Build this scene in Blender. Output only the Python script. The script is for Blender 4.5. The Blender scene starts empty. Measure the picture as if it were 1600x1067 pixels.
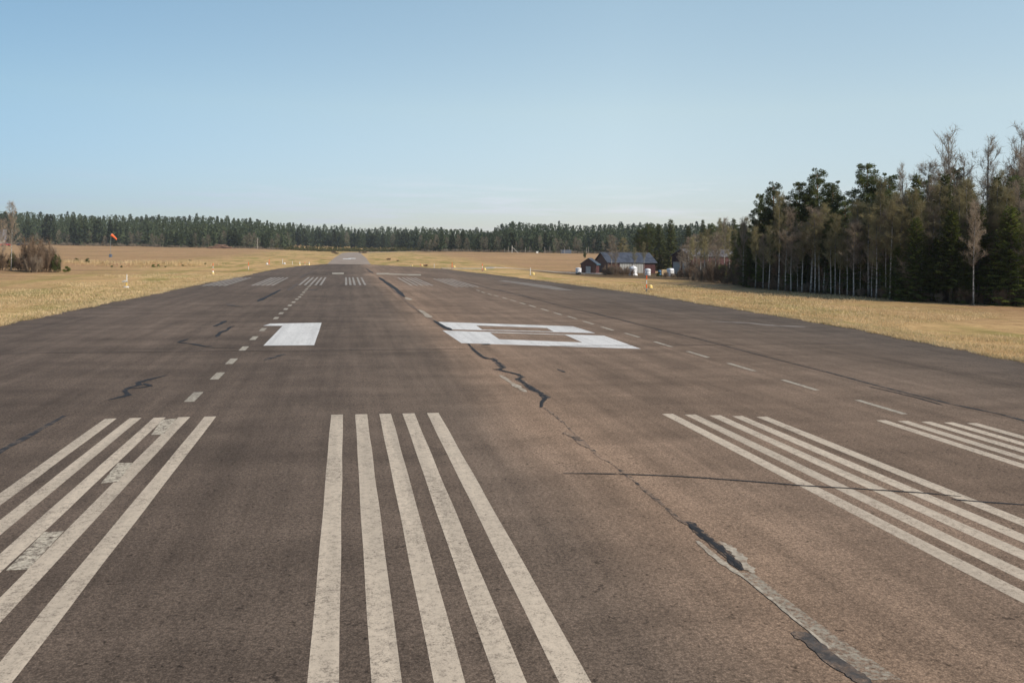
import bpy, math, random
import numpy as np
from mathutils import Vector, Matrix

random.seed(7)
rng = np.random.default_rng(7)
S = bpy.context.scene
COL = S.collection

# ------------------------------------------------------------------ camera, sky, sun
CAM_H = 3.36
YAW = math.radians(11.04)
ROLL = 0.0131
FPX, CX, CY = 1333.3, 800.0, 391.4          # focal length and principal point in photo pixels
CM = Matrix.Rotation(-YAW, 3, 'Z') @ Matrix.Rotation(math.pi / 2, 3, 'X') @ Matrix.Rotation(ROLL, 3, 'Z')
cam = bpy.data.cameras.new('camera')
co = bpy.data.objects.new('camera', cam)
COL.objects.link(co)
cam.sensor_width = 36.0
cam.lens = 30.0
cam.shift_y = (CY - 533.5) / 1600.0
cam.clip_start = 0.1
cam.clip_end = 9000
co.matrix_world = Matrix.Translation((0, 0, CAM_H)) @ CM.to_4x4()
S.camera = co

SUN_AZ, SUN_EL = math.radians(130), math.radians(37)
w = bpy.data.worlds.new('World')
S.world = w
w.use_nodes = True
nt = w.node_tree
nt.nodes.clear()
sky = nt.nodes.new('ShaderNodeTexSky')
sky.sky_type = 'NISHITA'
sky.sun_disc = False
sky.sun_elevation = SUN_EL
sky.sun_rotation = SUN_AZ
sky.altitude = 100
sky.air_density = 1.0
sky.dust_density = 0.35
sky.ozone_density = 1.6
bg = nt.nodes.new('ShaderNodeBackground')
bg.inputs['Strength'].default_value = 0.132
wo = nt.nodes.new('ShaderNodeOutputWorld')
# a few thin cloud streaks low over the horizon, as part of the sky
tc = nt.nodes.new('ShaderNodeTexCoord')
mp = nt.nodes.new('ShaderNodeMapping')
mp.inputs['Scale'].default_value = (5.0, 5.0, 70.0)
nz = nt.nodes.new('ShaderNodeTexNoise')
nz.inputs['Scale'].default_value = 1.3
nz.inputs['Detail'].default_value = 5
nz.inputs['Roughness'].default_value = 0.62
rp = nt.nodes.new('ShaderNodeValToRGB')
rp.color_ramp.elements[0].position = 0.50
rp.color_ramp.elements[0].color = (0, 0, 0, 1)
rp.color_ramp.elements[1].position = 0.72
rp.color_ramp.elements[1].color = (1, 1, 1, 1)
sx = nt.nodes.new('ShaderNodeSeparateXYZ')
band = nt.nodes.new('ShaderNodeValToRGB')
cr = band.color_ramp
cr.elements[0].position = 0.0
cr.elements[0].color = (0.2, 0.2, 0.2, 1)
cr.elements[1].position = 0.09
cr.elements[1].color = (0, 0, 0, 1)
e = cr.elements.new(0.055)
e.color = (0.45, 0.45, 0.45, 1)
mul = nt.nodes.new('ShaderNodeMath')
mul.operation = 'MULTIPLY'
mx = nt.nodes.new('ShaderNodeMix')
mx.data_type = 'RGBA'
mx.inputs['B'].default_value = (7.2, 7.4, 7.7, 1)
L = nt.links.new
L(tc.outputs['Generated'], mp.inputs['Vector'])
L(mp.outputs['Vector'], nz.inputs['Vector'])
L(nz.outputs['Fac'], rp.inputs['Fac'])
L(tc.outputs['Generated'], sx.inputs['Vector'])
L(sx.outputs['Z'], band.inputs['Fac'])
L(rp.outputs['Color'], mul.inputs[0])
L(band.outputs['Color'], mul.inputs[1])
L(mul.outputs[0], mx.inputs['Factor'])
L(sky.outputs['Color'], mx.inputs['A'])
tint = nt.nodes.new('ShaderNodeValToRGB')
te = tint.color_ramp.elements
te[0].position = 0.0
te[0].color = (0.80, 0.79, 0.93, 1)
te[1].position = 0.70
te[1].color = (1.15, 1.12, 1.05, 1)
for p_, c_ in ((0.05, (0.94, 0.90, 1.0, 1)), (0.16, (1.50, 1.30, 1.08, 1)), (0.30, (1.72, 1.56, 1.24, 1))):
    e = te.new(p_)
    e.color = c_
# the sky is clearer and deeper away from the sun's side
side = nt.nodes.new('ShaderNodeVectorMath')
side.operation = 'DOT_PRODUCT'
side.inputs[1].default_value = (math.cos(YAW), -math.sin(YAW), 0)
L(tc.outputs['Generated'], side.inputs[0])
half = nt.nodes.new('ShaderNodeMath')
half.operation = 'MULTIPLY_ADD'
half.inputs[1].default_value = 0.5
half.inputs[2].default_value = 0.5
L(side.outputs['Value'], half.inputs[0])
deep = nt.nodes.new('ShaderNodeValToRGB')
de = deep.color_ramp.elements
de[0].position = 0.22
de[0].color = (0.48, 0.60, 0.71, 1)
de[1].position = 0.56
de[1].color = (1, 1, 1, 1)
L(half.outputs[0], deep.inputs['Fac'])
md_ = nt.nodes.new('ShaderNodeMix')
md_.data_type = 'RGBA'
md_.blend_type = 'MULTIPLY'
md_.inputs[0].default_value = 1.0
mt_ = nt.nodes.new('ShaderNodeMix')
mt_.data_type = 'RGBA'
mt_.blend_type = 'MULTIPLY'
mt_.inputs['Factor'].default_value = 1.0
L(sx.outputs['Z'], tint.inputs['Fac'])
sk_a = [i for i in mt_.inputs if i.name == 'A' and i.type == 'RGBA'][0]
sk_b = [i for i in mt_.inputs if i.name == 'B' and i.type == 'RGBA'][0]
L(mx.outputs['Result'], sk_a)
L(tint.outputs['Color'], sk_b)
L([o for o in mt_.outputs if o.type == 'RGBA'][0], [i for i in md_.inputs if i.name == 'A' and i.type == 'RGBA'][0])
L(deep.outputs['Color'], [i for i in md_.inputs if i.name == 'B' and i.type == 'RGBA'][0])
L([o for o in md_.outputs if o.type == 'RGBA'][0], bg.inputs['Color'])
L(bg.outputs['Background'], wo.inputs['Surface'])

sun = bpy.data.lights.new('sun', 'SUN')
sun.energy = 4.0
sun.angle = math.radians(0.53)
sun.color = (1.0, 0.90, 0.755)
so = bpy.data.objects.new('sun', sun)
COL.objects.link(so)
sdir = Vector((math.sin(SUN_AZ) * math.cos(SUN_EL), math.cos(SUN_AZ) * math.cos(SUN_EL), math.sin(SUN_EL)))
so.rotation_euler = (-sdir).to_track_quat('-Z', 'Y').to_euler()
so.location = (0, 0, 60)

S.view_settings.view_transform = 'Standard'
S.view_settings.look = 'None'
S.view_settings.exposure = 0.0
S.view_settings.gamma = 1.0

# ------------------------------------------------------------------ geometry of the place
def ss(a, b, x):
    t = min(1.0, max(0.0, (x - a) / (b - a)))
    return t * t * (3 - 2 * t)

PROF_Y = [-200, 130, 160, 240, 440, 600, 760, 1000, 3000, 9000]
PROF_Z = [0, 0, 0.15, 0.8, 1.1, 1.7, 7.0, 12.0, 25.0, 30.0]

def terr(x, y):
    z = float(np.interp(y, PROF_Y, PROF_Z))
    z += 1.25 * ss(250, 420, y) * ss(10, 55, abs(x - 2))
    z -= 0.9 * ss(26, 42, x) * ss(95, 140, y) * (1 - ss(230, 300, y))
    if x < -20:
        d = y - (150 + 0.12 * (x + 40))
        z += 0.35 * math.exp(-(d / 3.0) ** 2) * ss(-20, -26, x) - 0.25 * math.exp(-((d + 6) / 3.0) ** 2) * ss(-20, -26, x)
    if y > 600:
        z -= 5.0 * ss(0, 120, x) * ss(600, 760, y)
    return z

def ray(px, py):
    return (CM @ Vector(((px - CX) / FPX, (CY - py) / FPX, -1.0)))

def gp(px, py, z=0.0):
    """ground point seen at a photo pixel, on a level plane"""
    d = ray(px, py)
    t = (z - CAM_H) / d.z
    return Vector((d.x * t, d.y * t, z))

def at(px, depth):
    """ground point in the direction of a photo column at a given depth"""
    d = CM @ Vector(((px - CX) / FPX, 0, -1.0))
    x, y = d.x * depth, d.y * depth
    return Vector((x, y, terr(x, y)))

def depth_of(p):
    return -(CM.transposed() @ Vector((p[0], p[1], 0))).z

def top_z(p, px, py):
    """world height at point p's depth that shows at pixel row py"""
    d = depth_of(p)
    hor = CY + (px - CX) * ROLL
    return CAM_H + (hor - py) / FPX * d

# ------------------------------------------------------------------ material helpers
def newmat(name):
    m = bpy.data.materials.new(name)
    m.use_nodes = True
    n = m.node_tree
    b = n.nodes['Principled BSDF']
    return m, n, b

def N(n, t, **kw):
    k = n.nodes.new(t)
    for a, v in kw.items():
        if a.startswith('i_'):
            k.inputs[a[2:].replace('_', ' ')].default_value = v
        else:
            setattr(k, a, v)
    return k

def noise(n, vec, scale, detail=4, rough=0.55, mscale=None):
    if mscale:
        m = N(n, 'ShaderNodeMapping')
        m.inputs['Scale'].default_value = mscale
        n.links.new(vec, m.inputs['Vector'])
        vec = m.outputs['Vector']
    t = N(n, 'ShaderNodeTexNoise')
    t.inputs['Scale'].default_value = scale
    t.inputs['Detail'].default_value = detail
    t.inputs['Roughness'].default_value = rough
    n.links.new(vec, t.inputs['Vector'])
    return t.outputs['Fac']

def ramp(n, fac, stops):
    r = N(n, 'ShaderNodeValToRGB')
    els = r.color_ramp.elements
    while len(els) < len(stops):
        els.new(0.5)
    for e_, (p, c) in zip(els, stops):
        e_.position = p
        e_.color = (*c, 1) if not isinstance(c, (int, float)) else (c, c, c, 1)
    n.links.new(fac, r.inputs['Fac'])
    return r.outputs['Color']

def mixc(n, fac, a, b, mode='MIX'):
    m = N(n, 'ShaderNodeMix')
    m.data_type = 'RGBA'
    m.blend_type = mode
    for sock, v in (('Factor', fac), ('A', a), ('B', b)):
        s = m.inputs[sock] if sock != 'Factor' else m.inputs[0]
        if sock in 'AB':
            s = [i for i in m.inputs if i.name == sock and i.type == 'RGBA'][0]
        if isinstance(v, (int, float)):
            s.default_value = v
        elif isinstance(v, tuple):
            s.default_value = (*v, 1)
        else:
            n.links.new(v, s)
    return [o for o in m.outputs if o.type == 'RGBA'][0]

def math2(n, op, a, b=None):
    m = N(n, 'ShaderNodeMath')
    m.operation = op
    for i, v in enumerate((a, b)):
        if v is None:
            continue
        if isinstance(v, (int, float)):
            m.inputs[i].default_value = v
        else:
            n.links.new(v, m.inputs[i])
    return m.outputs[0]

def bump(n, b, h, strength=0.4, dist=0.01):
    k = N(n, 'ShaderNodeBump')
    k.inputs['Strength'].default_value = strength
    k.inputs['Distance'].default_value = dist
    n.links.new(h, k.inputs['Height'])
    n.links.new(k.outputs['Normal'], b.inputs['Normal'])

def coords(n):
    return N(n, 'ShaderNodeTexCoord').outputs['Object']

def simple(name, col, rough=0.7, vary=0.25, scale=6.0, metallic=0.0):
    m, n, b = newmat(name)
    c = coords(n)
    f = noise(n, c, scale, 5)
    lo = tuple(x * (1 - vary) for x in col)
    hi = tuple(min(1, x * (1 + vary)) for x in col)
    n.links.new(ramp(n, f, [(0.3, lo), (0.7, hi)]), b.inputs['Base Color'])
    b.inputs['Roughness'].default_value = rough
    b.inputs['Metallic'].default_value = metallic
    return m

MID_X = 4.1        # the construction joint in the middle of the pavement

def asphalt_color(n):
    c = coords(n)
    big = noise(n, c, 0.16, 5, 0.6, (1.0, 0.45, 1))
    mid = noise(n, c, 0.9, 5, 0.6)
    strk = noise(n, c, 1.0, 5, 0.62, (1.6, 0.05, 1))
    trans = noise(n, c, 1.0, 7, 0.6, (0.11, 0.6, 1))
    fine = noise(n, c, 26.0, 4, 0.7)
    sep = N(n, 'ShaderNodeSeparateXYZ')
    n.links.new(c, sep.inputs[0])
    xn = math2(n, 'DIVIDE', math2(n, 'ADD', sep.outputs['X'], 20.0), 44.0)
    # bare, sun-bleached lane along the middle, darker strips by the edges
    wob = math2(n, 'MULTIPLY', math2(n, 'SUBTRACT', big, 0.5), 0.06)
    xw = math2(n, 'ADD', xn, wob)
    lane = ramp(n, xw, [(0.08, (0.078, 0.066, 0.060)), (0.16, (0.100, 0.083, 0.073)), (0.30, (0.105, 0.086, 0.074)),
                        (0.45, (0.098, 0.081, 0.070)), (0.51, (0.125, 0.102, 0.086)), (0.545, (0.212, 0.160, 0.124)),
                        (0.60, (0.168, 0.130, 0.104)), (0.72, (0.148, 0.116, 0.094)), (0.84, (0.118, 0.097, 0.082)),
                        (0.93, (0.088, 0.076, 0.068))])
    v = mixc(n, 1.0, lane, ramp(n, big, [(0.32, 0.78), (0.5, 0.99), (0.68, 1.18)]), 'MULTIPLY')
    v = mixc(n, 1.0, v, ramp(n, mid, [(0.28, 0.86), (0.72, 1.12)]), 'MULTIPLY')
    v = mixc(n, 1.0, v, ramp(n, noise(n, c, 1.0, 6, 0.7, (3.2, 0.22, 1)), [(0.3, 0.86), (0.5, 1.0), (0.7, 1.12)]), 'MULTIPLY')
    v = mixc(n, 1.0, v, ramp(n, strk, [(0.3, 0.80), (0.7, 1.16)]), 'MULTIPLY')
    v = mixc(n, 1.0, v, ramp(n, trans, [(0.3, 0.78), (0.5, 1.0), (0.7, 1.18)]), 'MULTIPLY')
    v = mixc(n, 1.0, v, ramp(n, fine, [(0.28, 0.5), (0.5, 1.0), (0.74, 1.6)]), 'MULTIPLY')
    vor = N(n, 'ShaderNodeTexVoronoi')
    vor.inputs['Scale'].default_value = 55
    n.links.new(c, vor.inputs['Vector'])
    v = mixc(n, 0.8, v, mixc(n, 1.0, v, ramp(n, vor.outputs['Distance'], [(0.1, 1.4), (0.6, 0.7)]), 'MULTIPLY'))
    v = mixc(n, 1.0, v, (1.50, 1.345, 1.175), 'MULTIPLY')
    pit = noise(n, c, 6.5, 3, 0.8)
    v = mixc(n, 1.0, v, ramp(n, pit, [(0.30, 0.55), (0.38, 1.0)]), 'MULTIPLY')
    return c, v, fine

def mat_asphalt():
    m, n, b = newmat('asphalt')
    c, v, fine = asphalt_color(n)
    n.links.new(v, b.inputs['Base Color'])
    b.inputs['Roughness'].default_value = 0.92
    b.inputs['Specular IOR Level'].default_value = 0.14
    bump(n, b, noise(n, c, 60, 3, 0.7), 0.5, 0.008)
    return m

def mat_paint(name, col, wear, dirt=0.8):
    """road paint worn through to the asphalt under it"""
    m, n, b = newmat(name)
    c, v, fine = asphalt_color(n)
    w1 = noise(n, c, 15.0, 6, 0.75)
    w2 = noise(n, c, 1.3, 5, 0.65, (1, 0.5, 1))
    w3 = noise(n, c, 52.0, 3, 0.7)
    ww = math2(n, 'ADD', math2(n, 'MULTIPLY', w1, 0.40), math2(n, 'ADD', math2(n, 'MULTIPLY', w2, 0.22), math2(n, 'MULTIPLY', w3, 0.38)))
    f = ramp(n, ww, [(wear - 0.06, 0.12), (wear + 0.07, 1.0)])
    pc = mixc(n, 1.0, col, ramp(n, w1, [(0.3, dirt), (0.65, 1.0)]), 'MULTIPLY')
    pc = mixc(n, 1.0, pc, ramp(n, noise(n, c, 1.0, 4, 0.6, (3.0, 0.12, 1)), [(0.3, dirt), (0.6, 1.0)]), 'MULTIPLY')
    n.links.new(mixc(n, f, v, pc), b.inputs['Base Color'])
    b.inputs['Roughness'].default_value = 0.75
    b.inputs['Specular IOR Level'].default_value = 0.3
    bump(n, b, noise(n, c, 60, 3, 0.7), 0.35, 0.008)
    return m

def mat_ragged(name, col, thr, soft=0.1, scale=9.0, vary=0.3):
    """stain whose outline breaks up over the asphalt under it"""
    m, n, b = newmat(name)
    c, v, fine = asphalt_color(n)
    w1 = noise(n, c, scale, 6, 0.7)
    f = ramp(n, w1, [(thr - soft, 0.0), (thr + soft, 1.0)])
    k = mixc(n, 1.0, col, ramp(n, noise(n, c, 20, 4), [(0.3, 1 - vary), (0.7, 1 + vary)]), 'MULTIPLY')
    n.links.new(mixc(n, f, v, k), b.inputs['Base Color'])
    b.inputs['Roughness'].default_value = 0.8
    b.inputs['Specular IOR Level'].default_value = 0.25
    return m

def mat_ground():
    m, n, b = newmat('dry_grass_ground')
    c = coords(n)
    big = noise(n, c, 0.05, 5, 0.6, (1.0, 0.5, 1))
    mow = noise(n, c, 0.30, 6, 0.65, (1.0, 0.22, 1))
    mid = noise(n, c, 1.2, 6, 0.7)
    fine = noise(n, c, 14.0, 5, 0.75)
    straw = ramp(n, mid, [(0.25, (0.26, 0.165, 0.072)), (0.5, (0.40, 0.275, 0.125)), (0.75, (0.51, 0.375, 0.18))])
    brown = ramp(n, mid, [(0.25, (0.19, 0.115, 0.056)), (0.5, (0.30, 0.195, 0.10)), (0.75, (0.38, 0.26, 0.14))])
    green = ramp(n, mid, [(0.25, (0.13, 0.125, 0.035)), (0.75, (0.28, 0.25, 0.075))])
    sep = N(n, 'ShaderNodeSeparateXYZ')
    n.links.new(c, sep.inputs[0])
    dx = math2(n, 'ABSOLUTE', math2(n, 'SUBTRACT', sep.outputs['X'], 2.5))
    dn = math2(n, 'ADD', math2(n, 'DIVIDE', dx, 80.0), math2(n, 'MULTIPLY', math2(n, 'SUBTRACT', big, 0.5), 0.18))
    near = ramp(n, dn, [(0.30, 1.0), (0.50, 0.0)])          # mown strip beside the runway
    base = mixc(n, near, brown, straw)
    gf = math2(n, 'MULTIPLY', ramp(n, mow, [(0.46, 0.0), (0.62, 0.9)]), ramp(n, dn, [(0.28, 1.0), (0.52, 0.22)]))
    v = mixc(n, gf, base, green)
    # forest floor under the wood on the right: needle litter and moss
    wx = math2(n, 'SUBTRACT', sep.outputs['X'], math2(n, 'SUBTRACT', 60.5, math2(n, 'MULTIPLY', sep.outputs['Y'], 0.19)))
    wy = math2(n, 'SUBTRACT', 170.0, sep.outputs['Y'])
    wf = math2(n, 'MULTIPLY', ramp(n, math2(n, 'ADD', math2(n, 'DIVIDE', wx, 10.0), math2(n, 'MULTIPLY', mid, 0.4)), [(0.0, 0.0), (0.45, 1.0)]),
               ramp(n, math2(n, 'DIVIDE', wy, 20.0), [(0.0, 0.0), (1.0, 1.0)]))
    v = mixc(n, wf, v, ramp(n, mid, [(0.3, (0.085, 0.055, 0.032)), (0.7, (0.13, 0.10, 0.05))]))
    v = mixc(n, 1.0, v, ramp(n, noise(n, c, 1.0, 6, 0.65, (0.022, 0.16, 1)), [(0.3, 0.74), (0.5, 1.0), (0.7, 1.16)]), 'MULTIPLY')
    df = ramp(n, noise(n, c, 0.22, 6, 0.7, (1.0, 0.3, 1)), [(0.64, 0.0), (0.74, 0.6)])
    v = mixc(n, df, v, (0.12, 0.085, 0.045))
    v = mixc(n, 1.0, v, ramp(n, fine, [(0.25, 0.62), (0.5, 1.0), (0.75, 1.25)]), 'MULTIPLY')
    v = mixc(n, 1.0, v, ramp(n, big, [(0.3, 0.86), (0.7, 1.1)]), 'MULTIPLY')
    v = mixc(n, 1.0, v, (1.42, 1.33, 1.34), 'MULTIPLY')
    n.links.new(v, b.inputs['Base Color'])
    b.inputs['Roughness'].default_value = 0.95
    b.inputs['Specular IOR Level'].default_value = 0.1
    bump(n, b, math2(n, 'ADD', fine, math2(n, 'MULTIPLY', mid, 2.0)), 0.5, 0.12)
    return m

def mat_leaf(name, lo, hi, rnd=0.35, transl=0.25, scale=0.9):
    m, n, b = newmat(name)
    c = coords(n)
    f = noise(n, c, scale, 4, 0.65)
    oi = N(n, 'ShaderNodeObjectInfo')
    v = ramp(n, f, [(0.32, lo), (0.68, hi)])
    v = mixc(n, 1.0, v, ramp(n, oi.outputs['Random'], [(0.0, 1 - rnd), (1.0, 1 + rnd)]), 'MULTIPLY')
    n.links.new(v, b.inputs['Base Color'])
    b.inputs['Roughness'].default_value = 0.8
    b.inputs['Specular IOR Level'].default_value = 0.15
    if transl:
        tr = N(n, 'ShaderNodeBsdfTranslucent')
        n.links.new(v, tr.inputs['Color'])
        ms = N(n, 'ShaderNodeMixShader')
        ms.inputs[0].default_value = transl
        n.links.new(b.outputs[0], ms.inputs[1])
        n.links.new(tr.outputs[0], ms.inputs[2])
        n.links.new(ms.outputs[0], n.nodes['Material Output'].inputs['Surface'])
    return m

def mat_birch_bark():
    m, n, b = newmat('birch_bark')
    c = coords(n)
    f = noise(n, c, 1.0, 5, 0.7, (3.0, 3.0, 7.0))
    lent = ramp(n, f, [(0.40, (0.05, 0.042, 0.036)), (0.50, (0.50, 0.46, 0.41)), (0.7, (0.66, 0.62, 0.56))])
    sep = N(n, 'ShaderNodeSeparateXYZ')
    n.links.new(c, sep.inputs[0])
    up = ramp(n, math2(n, 'DIVIDE', sep.outputs['Z'], 10.0), [(0.0, 0.45), (0.10, 1.0), (0.45, 0.85), (0.85, 0.3)])
    v = mixc(n, 1.0, lent, up, 'MULTIPLY')
    n.links.new(v, b.inputs['Base Color'])
    b.inputs['Roughness'].default_value = 0.7
    return m

def mat_pine_bark():
    m, n, b = newmat('pine_bark')
    c = coords(n)
    f = noise(n, c, 1.0, 5, 0.7, (8.0, 8.0, 2.0))
    sep = N(n, 'ShaderNodeSeparateXYZ')
    n.links.new(c, sep.inputs[0])
    lo = ramp(n, f, [(0.3, (0.07, 0.05, 0.04)), (0.7, (0.17, 0.125, 0.10))])
    hi = ramp(n, f, [(0.3, (0.16, 0.085, 0.045)), (0.7, (0.33, 0.18, 0.09))])
    v = mixc(n, ramp(n, math2(n, 'DIVIDE', sep.outputs['Z'], 10.0), [(0.25, 0.0), (0.5, 1.0)]), lo, hi)
    n.links.new(v, b.inputs['Base Color'])
    b.inputs['Roughness'].default_value = 0.85
    return m

def mat_boards(name, col, width=0.16, axis='X'):
    m, n, b = newmat(name)
    c = coords(n)
    wv = N(n, 'ShaderNodeTexWave')
    wv.bands_direction = axis
    wv.inputs['Scale'].default_value = 0.314 / width
    wv.inputs['Distortion'].default_value = 0.0
    n.links.new(c, wv.inputs['Vector'])
    g = ramp(n, wv.outputs['Fac'], [(0.0, 0.45), (0.12, 1.0)])
    f = noise(n, c, 1.3, 5, 0.65, (3, 3, 1))
    v = mixc(n, 1.0, col, g, 'MULTIPLY')
    v = mixc(n, 1.0, v, ramp(n, f, [(0.3, 0.7), (0.7, 1.2)]), 'MULTIPLY')
    n.links.new(v, b.inputs['Base Color'])
    b.inputs['Roughness'].default_value = 0.8
    return m

M = {}
M['asphalt'] = mat_asphalt()
M['paint'] = mat_paint('cream_paint', (0.66, 0.545, 0.415), 0.43, 0.76)
M['paint_far'] = mat_paint('faded_paint', (0.50, 0.46, 0.40), 0.49)
M['white'] = mat_paint('fresh_white_paint', (0.80, 0.775, 0.735), 0.40, 0.78)
M['dash'] = mat_paint('dash_paint', (0.52, 0.46, 0.36), 0.46)
M['seal'] = mat_ragged('bitumen_seal', (0.028, 0.027, 0.028), 0.36, 0.05, 7.0)
M['seal_thin'] = mat_ragged('worn_bitumen', (0.036, 0.034, 0.034), 0.44, 0.10, 5.0)
M['worn_dark'] = mat_ragged('old_dark_seal', (0.075, 0.066, 0.06), 0.40, 0.14, 6.0)
M['crack'] = mat_ragged('crack', (0.055, 0.045, 0.038), 0.53, 0.06, 5.0)
M['faint'] = mat_ragged('faint_seam', (0.085, 0.070, 0.059), 0.55, 0.12, 2.5)
M['pale'] = mat_ragged('bleached_edge', (0.42, 0.36, 0.28), 0.44, 0.08, 6.0)
M['speckle'] = mat_ragged('speckled_patch', (0.33, 0.285, 0.22), 0.5, 0.07, 22.0)
M['patchpaint'] = mat_ragged('blotted_paint', (0.56, 0.49, 0.38), 0.47, 0.09, 17.0)
M['worn'] = mat_ragged('pale_worn_strip', (0.27, 0.235, 0.20), 0.46, 0.2, 0.8)
M['road'] = simple('pale_old_asphalt', (0.31, 0.24, 0.185), 0.9, 0.22, 0.35)
M['ground'] = mat_ground()
M['needle_pine'] = mat_leaf('pine_needles', (0.062, 0.078, 0.028), (0.150, 0.170, 0.062), 0.3, 0.5)
M['needle_spruce'] = mat_leaf('spruce_needles', (0.062, 0.078, 0.028), (0.155, 0.168, 0.058), 0.35, 0.5)
M['needle_young'] = mat_leaf('young_needles', (0.080, 0.105, 0.022), (0.18, 0.21, 0.052), 0.3, 0.5)
M['needle_far'] = mat_leaf('distant_needles', (0.030, 0.044, 0.024), (0.066, 0.080, 0.038), 0.5, 0.05, 0.25)
M['twig'] = mat_leaf('bare_twigs', (0.25, 0.195, 0.145), (0.40, 0.325, 0.245), 0.25, 0.35, 0.7)
M['twig_olive'] = mat_leaf('budding_twigs', (0.235, 0.20, 0.105), (0.38, 0.33, 0.18), 0.25, 0.35, 0.7)
M['twig_red'] = mat_leaf('willow_twigs', (0.17, 0.115, 0.078), (0.30, 0.215, 0.145), 0.25, 0.1, 0.9)
M['twig_far'] = mat_leaf('distant_twigs', (0.13, 0.106, 0.080), (0.24, 0.20, 0.15), 0.3, 0.0, 0.7)
M['birch'] = mat_birch_bark()
M['pinebark'] = mat_pine_bark()
M['bark'] = simple('dark_bark', (0.10, 0.075, 0.055), 0.9, 0.35, 8)
M['blade'] = mat_leaf('grass_blades', (0.56, 0.41, 0.215), (0.79, 0.61, 0.36), 0.0, 0.4, 0.35)
M['blade_green'] = mat_leaf('green_blades', (0.20, 0.20, 0.06), (0.38, 0.36, 0.12), 0.0, 0.35, 0.35)
M['red_wall'] = mat_boards('red_boards', (0.085, 0.026, 0.026))
M['brown_wall'] = mat_boards('brown_boards', (0.13, 0.068, 0.052), 0.16, 'Y')
M['door_grey'] = mat_boards('grey_doors', (0.36, 0.36, 0.35), 0.5)
M['roof_blue'] = simple('dark_sheet_roof', (0.062, 0.070, 0.090), 0.5, 0.5, 1.3)
M['roof_grey'] = simple('grey_sheet_roof', (0.15, 0.145, 0.16), 0.55, 0.3, 1.3)
M['trim_blue'] = simple('blue_trim', (0.06, 0.16, 0.22), 0.6)
M['tarp'] = simple('white_tarp', (0.74, 0.74, 0.76), 0.55, 0.10, 3)
M['strap'] = simple('grey_strap', (0.22, 0.22, 0.24), 0.6)
M['orange'] = simple('orange_paint', (0.85, 0.13, 0.02), 0.5, 0.12, 9)
M['whitep'] = simple('white_pole_paint', (0.70, 0.68, 0.63), 0.5, 0.1, 9)
M['yellow'] = simple('yellow_lamp', (0.80, 0.60, 0.22), 0.4, 0.12, 9)
M['yellowpost'] = simple('yellow_post', (0.72, 0.48, 0.13), 0.55, 0.15, 9)
M['metal'] = simple('grey_metal', (0.30, 0.31, 0.31), 0.45, 0.2, 9, 0.5)
M['concrete'] = simple('concrete', (0.52, 0.50, 0.46), 0.85, 0.2, 8)
M['wood'] = simple('weathered_wood', (0.36, 0.32, 0.28), 0.85, 0.25, 6)
M['wood_tan'] = simple('raw_wood', (0.45, 0.32, 0.18), 0.8, 0.3, 6)
M['log'] = simple('log_bark', (0.20, 0.12, 0.08), 0.9, 0.4, 6)
M['black'] = simple('black_rubber', (0.02, 0.02, 0.022), 0.7)
M['navy'] = simple('blue_grey_paint', (0.10, 0.12, 0.16), 0.5)
M['blue'] = simple('blue_plastic', (0.05, 0.16, 0.34), 0.45)
M['carred'] = simple('red_car_paint', (0.45, 0.04, 0.03), 0.3, 0.1)
M['cardark'] = simple('dark_car_paint', (0.03, 0.032, 0.04), 0.3, 0.1)
M['glass'] = simple('dark_glass', (0.04, 0.05, 0.06), 0.1, 0.1)
M['gravel'] = simple('pale_gravel', (0.38, 0.33, 0.28), 0.95, 0.25, 2.5)

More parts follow.
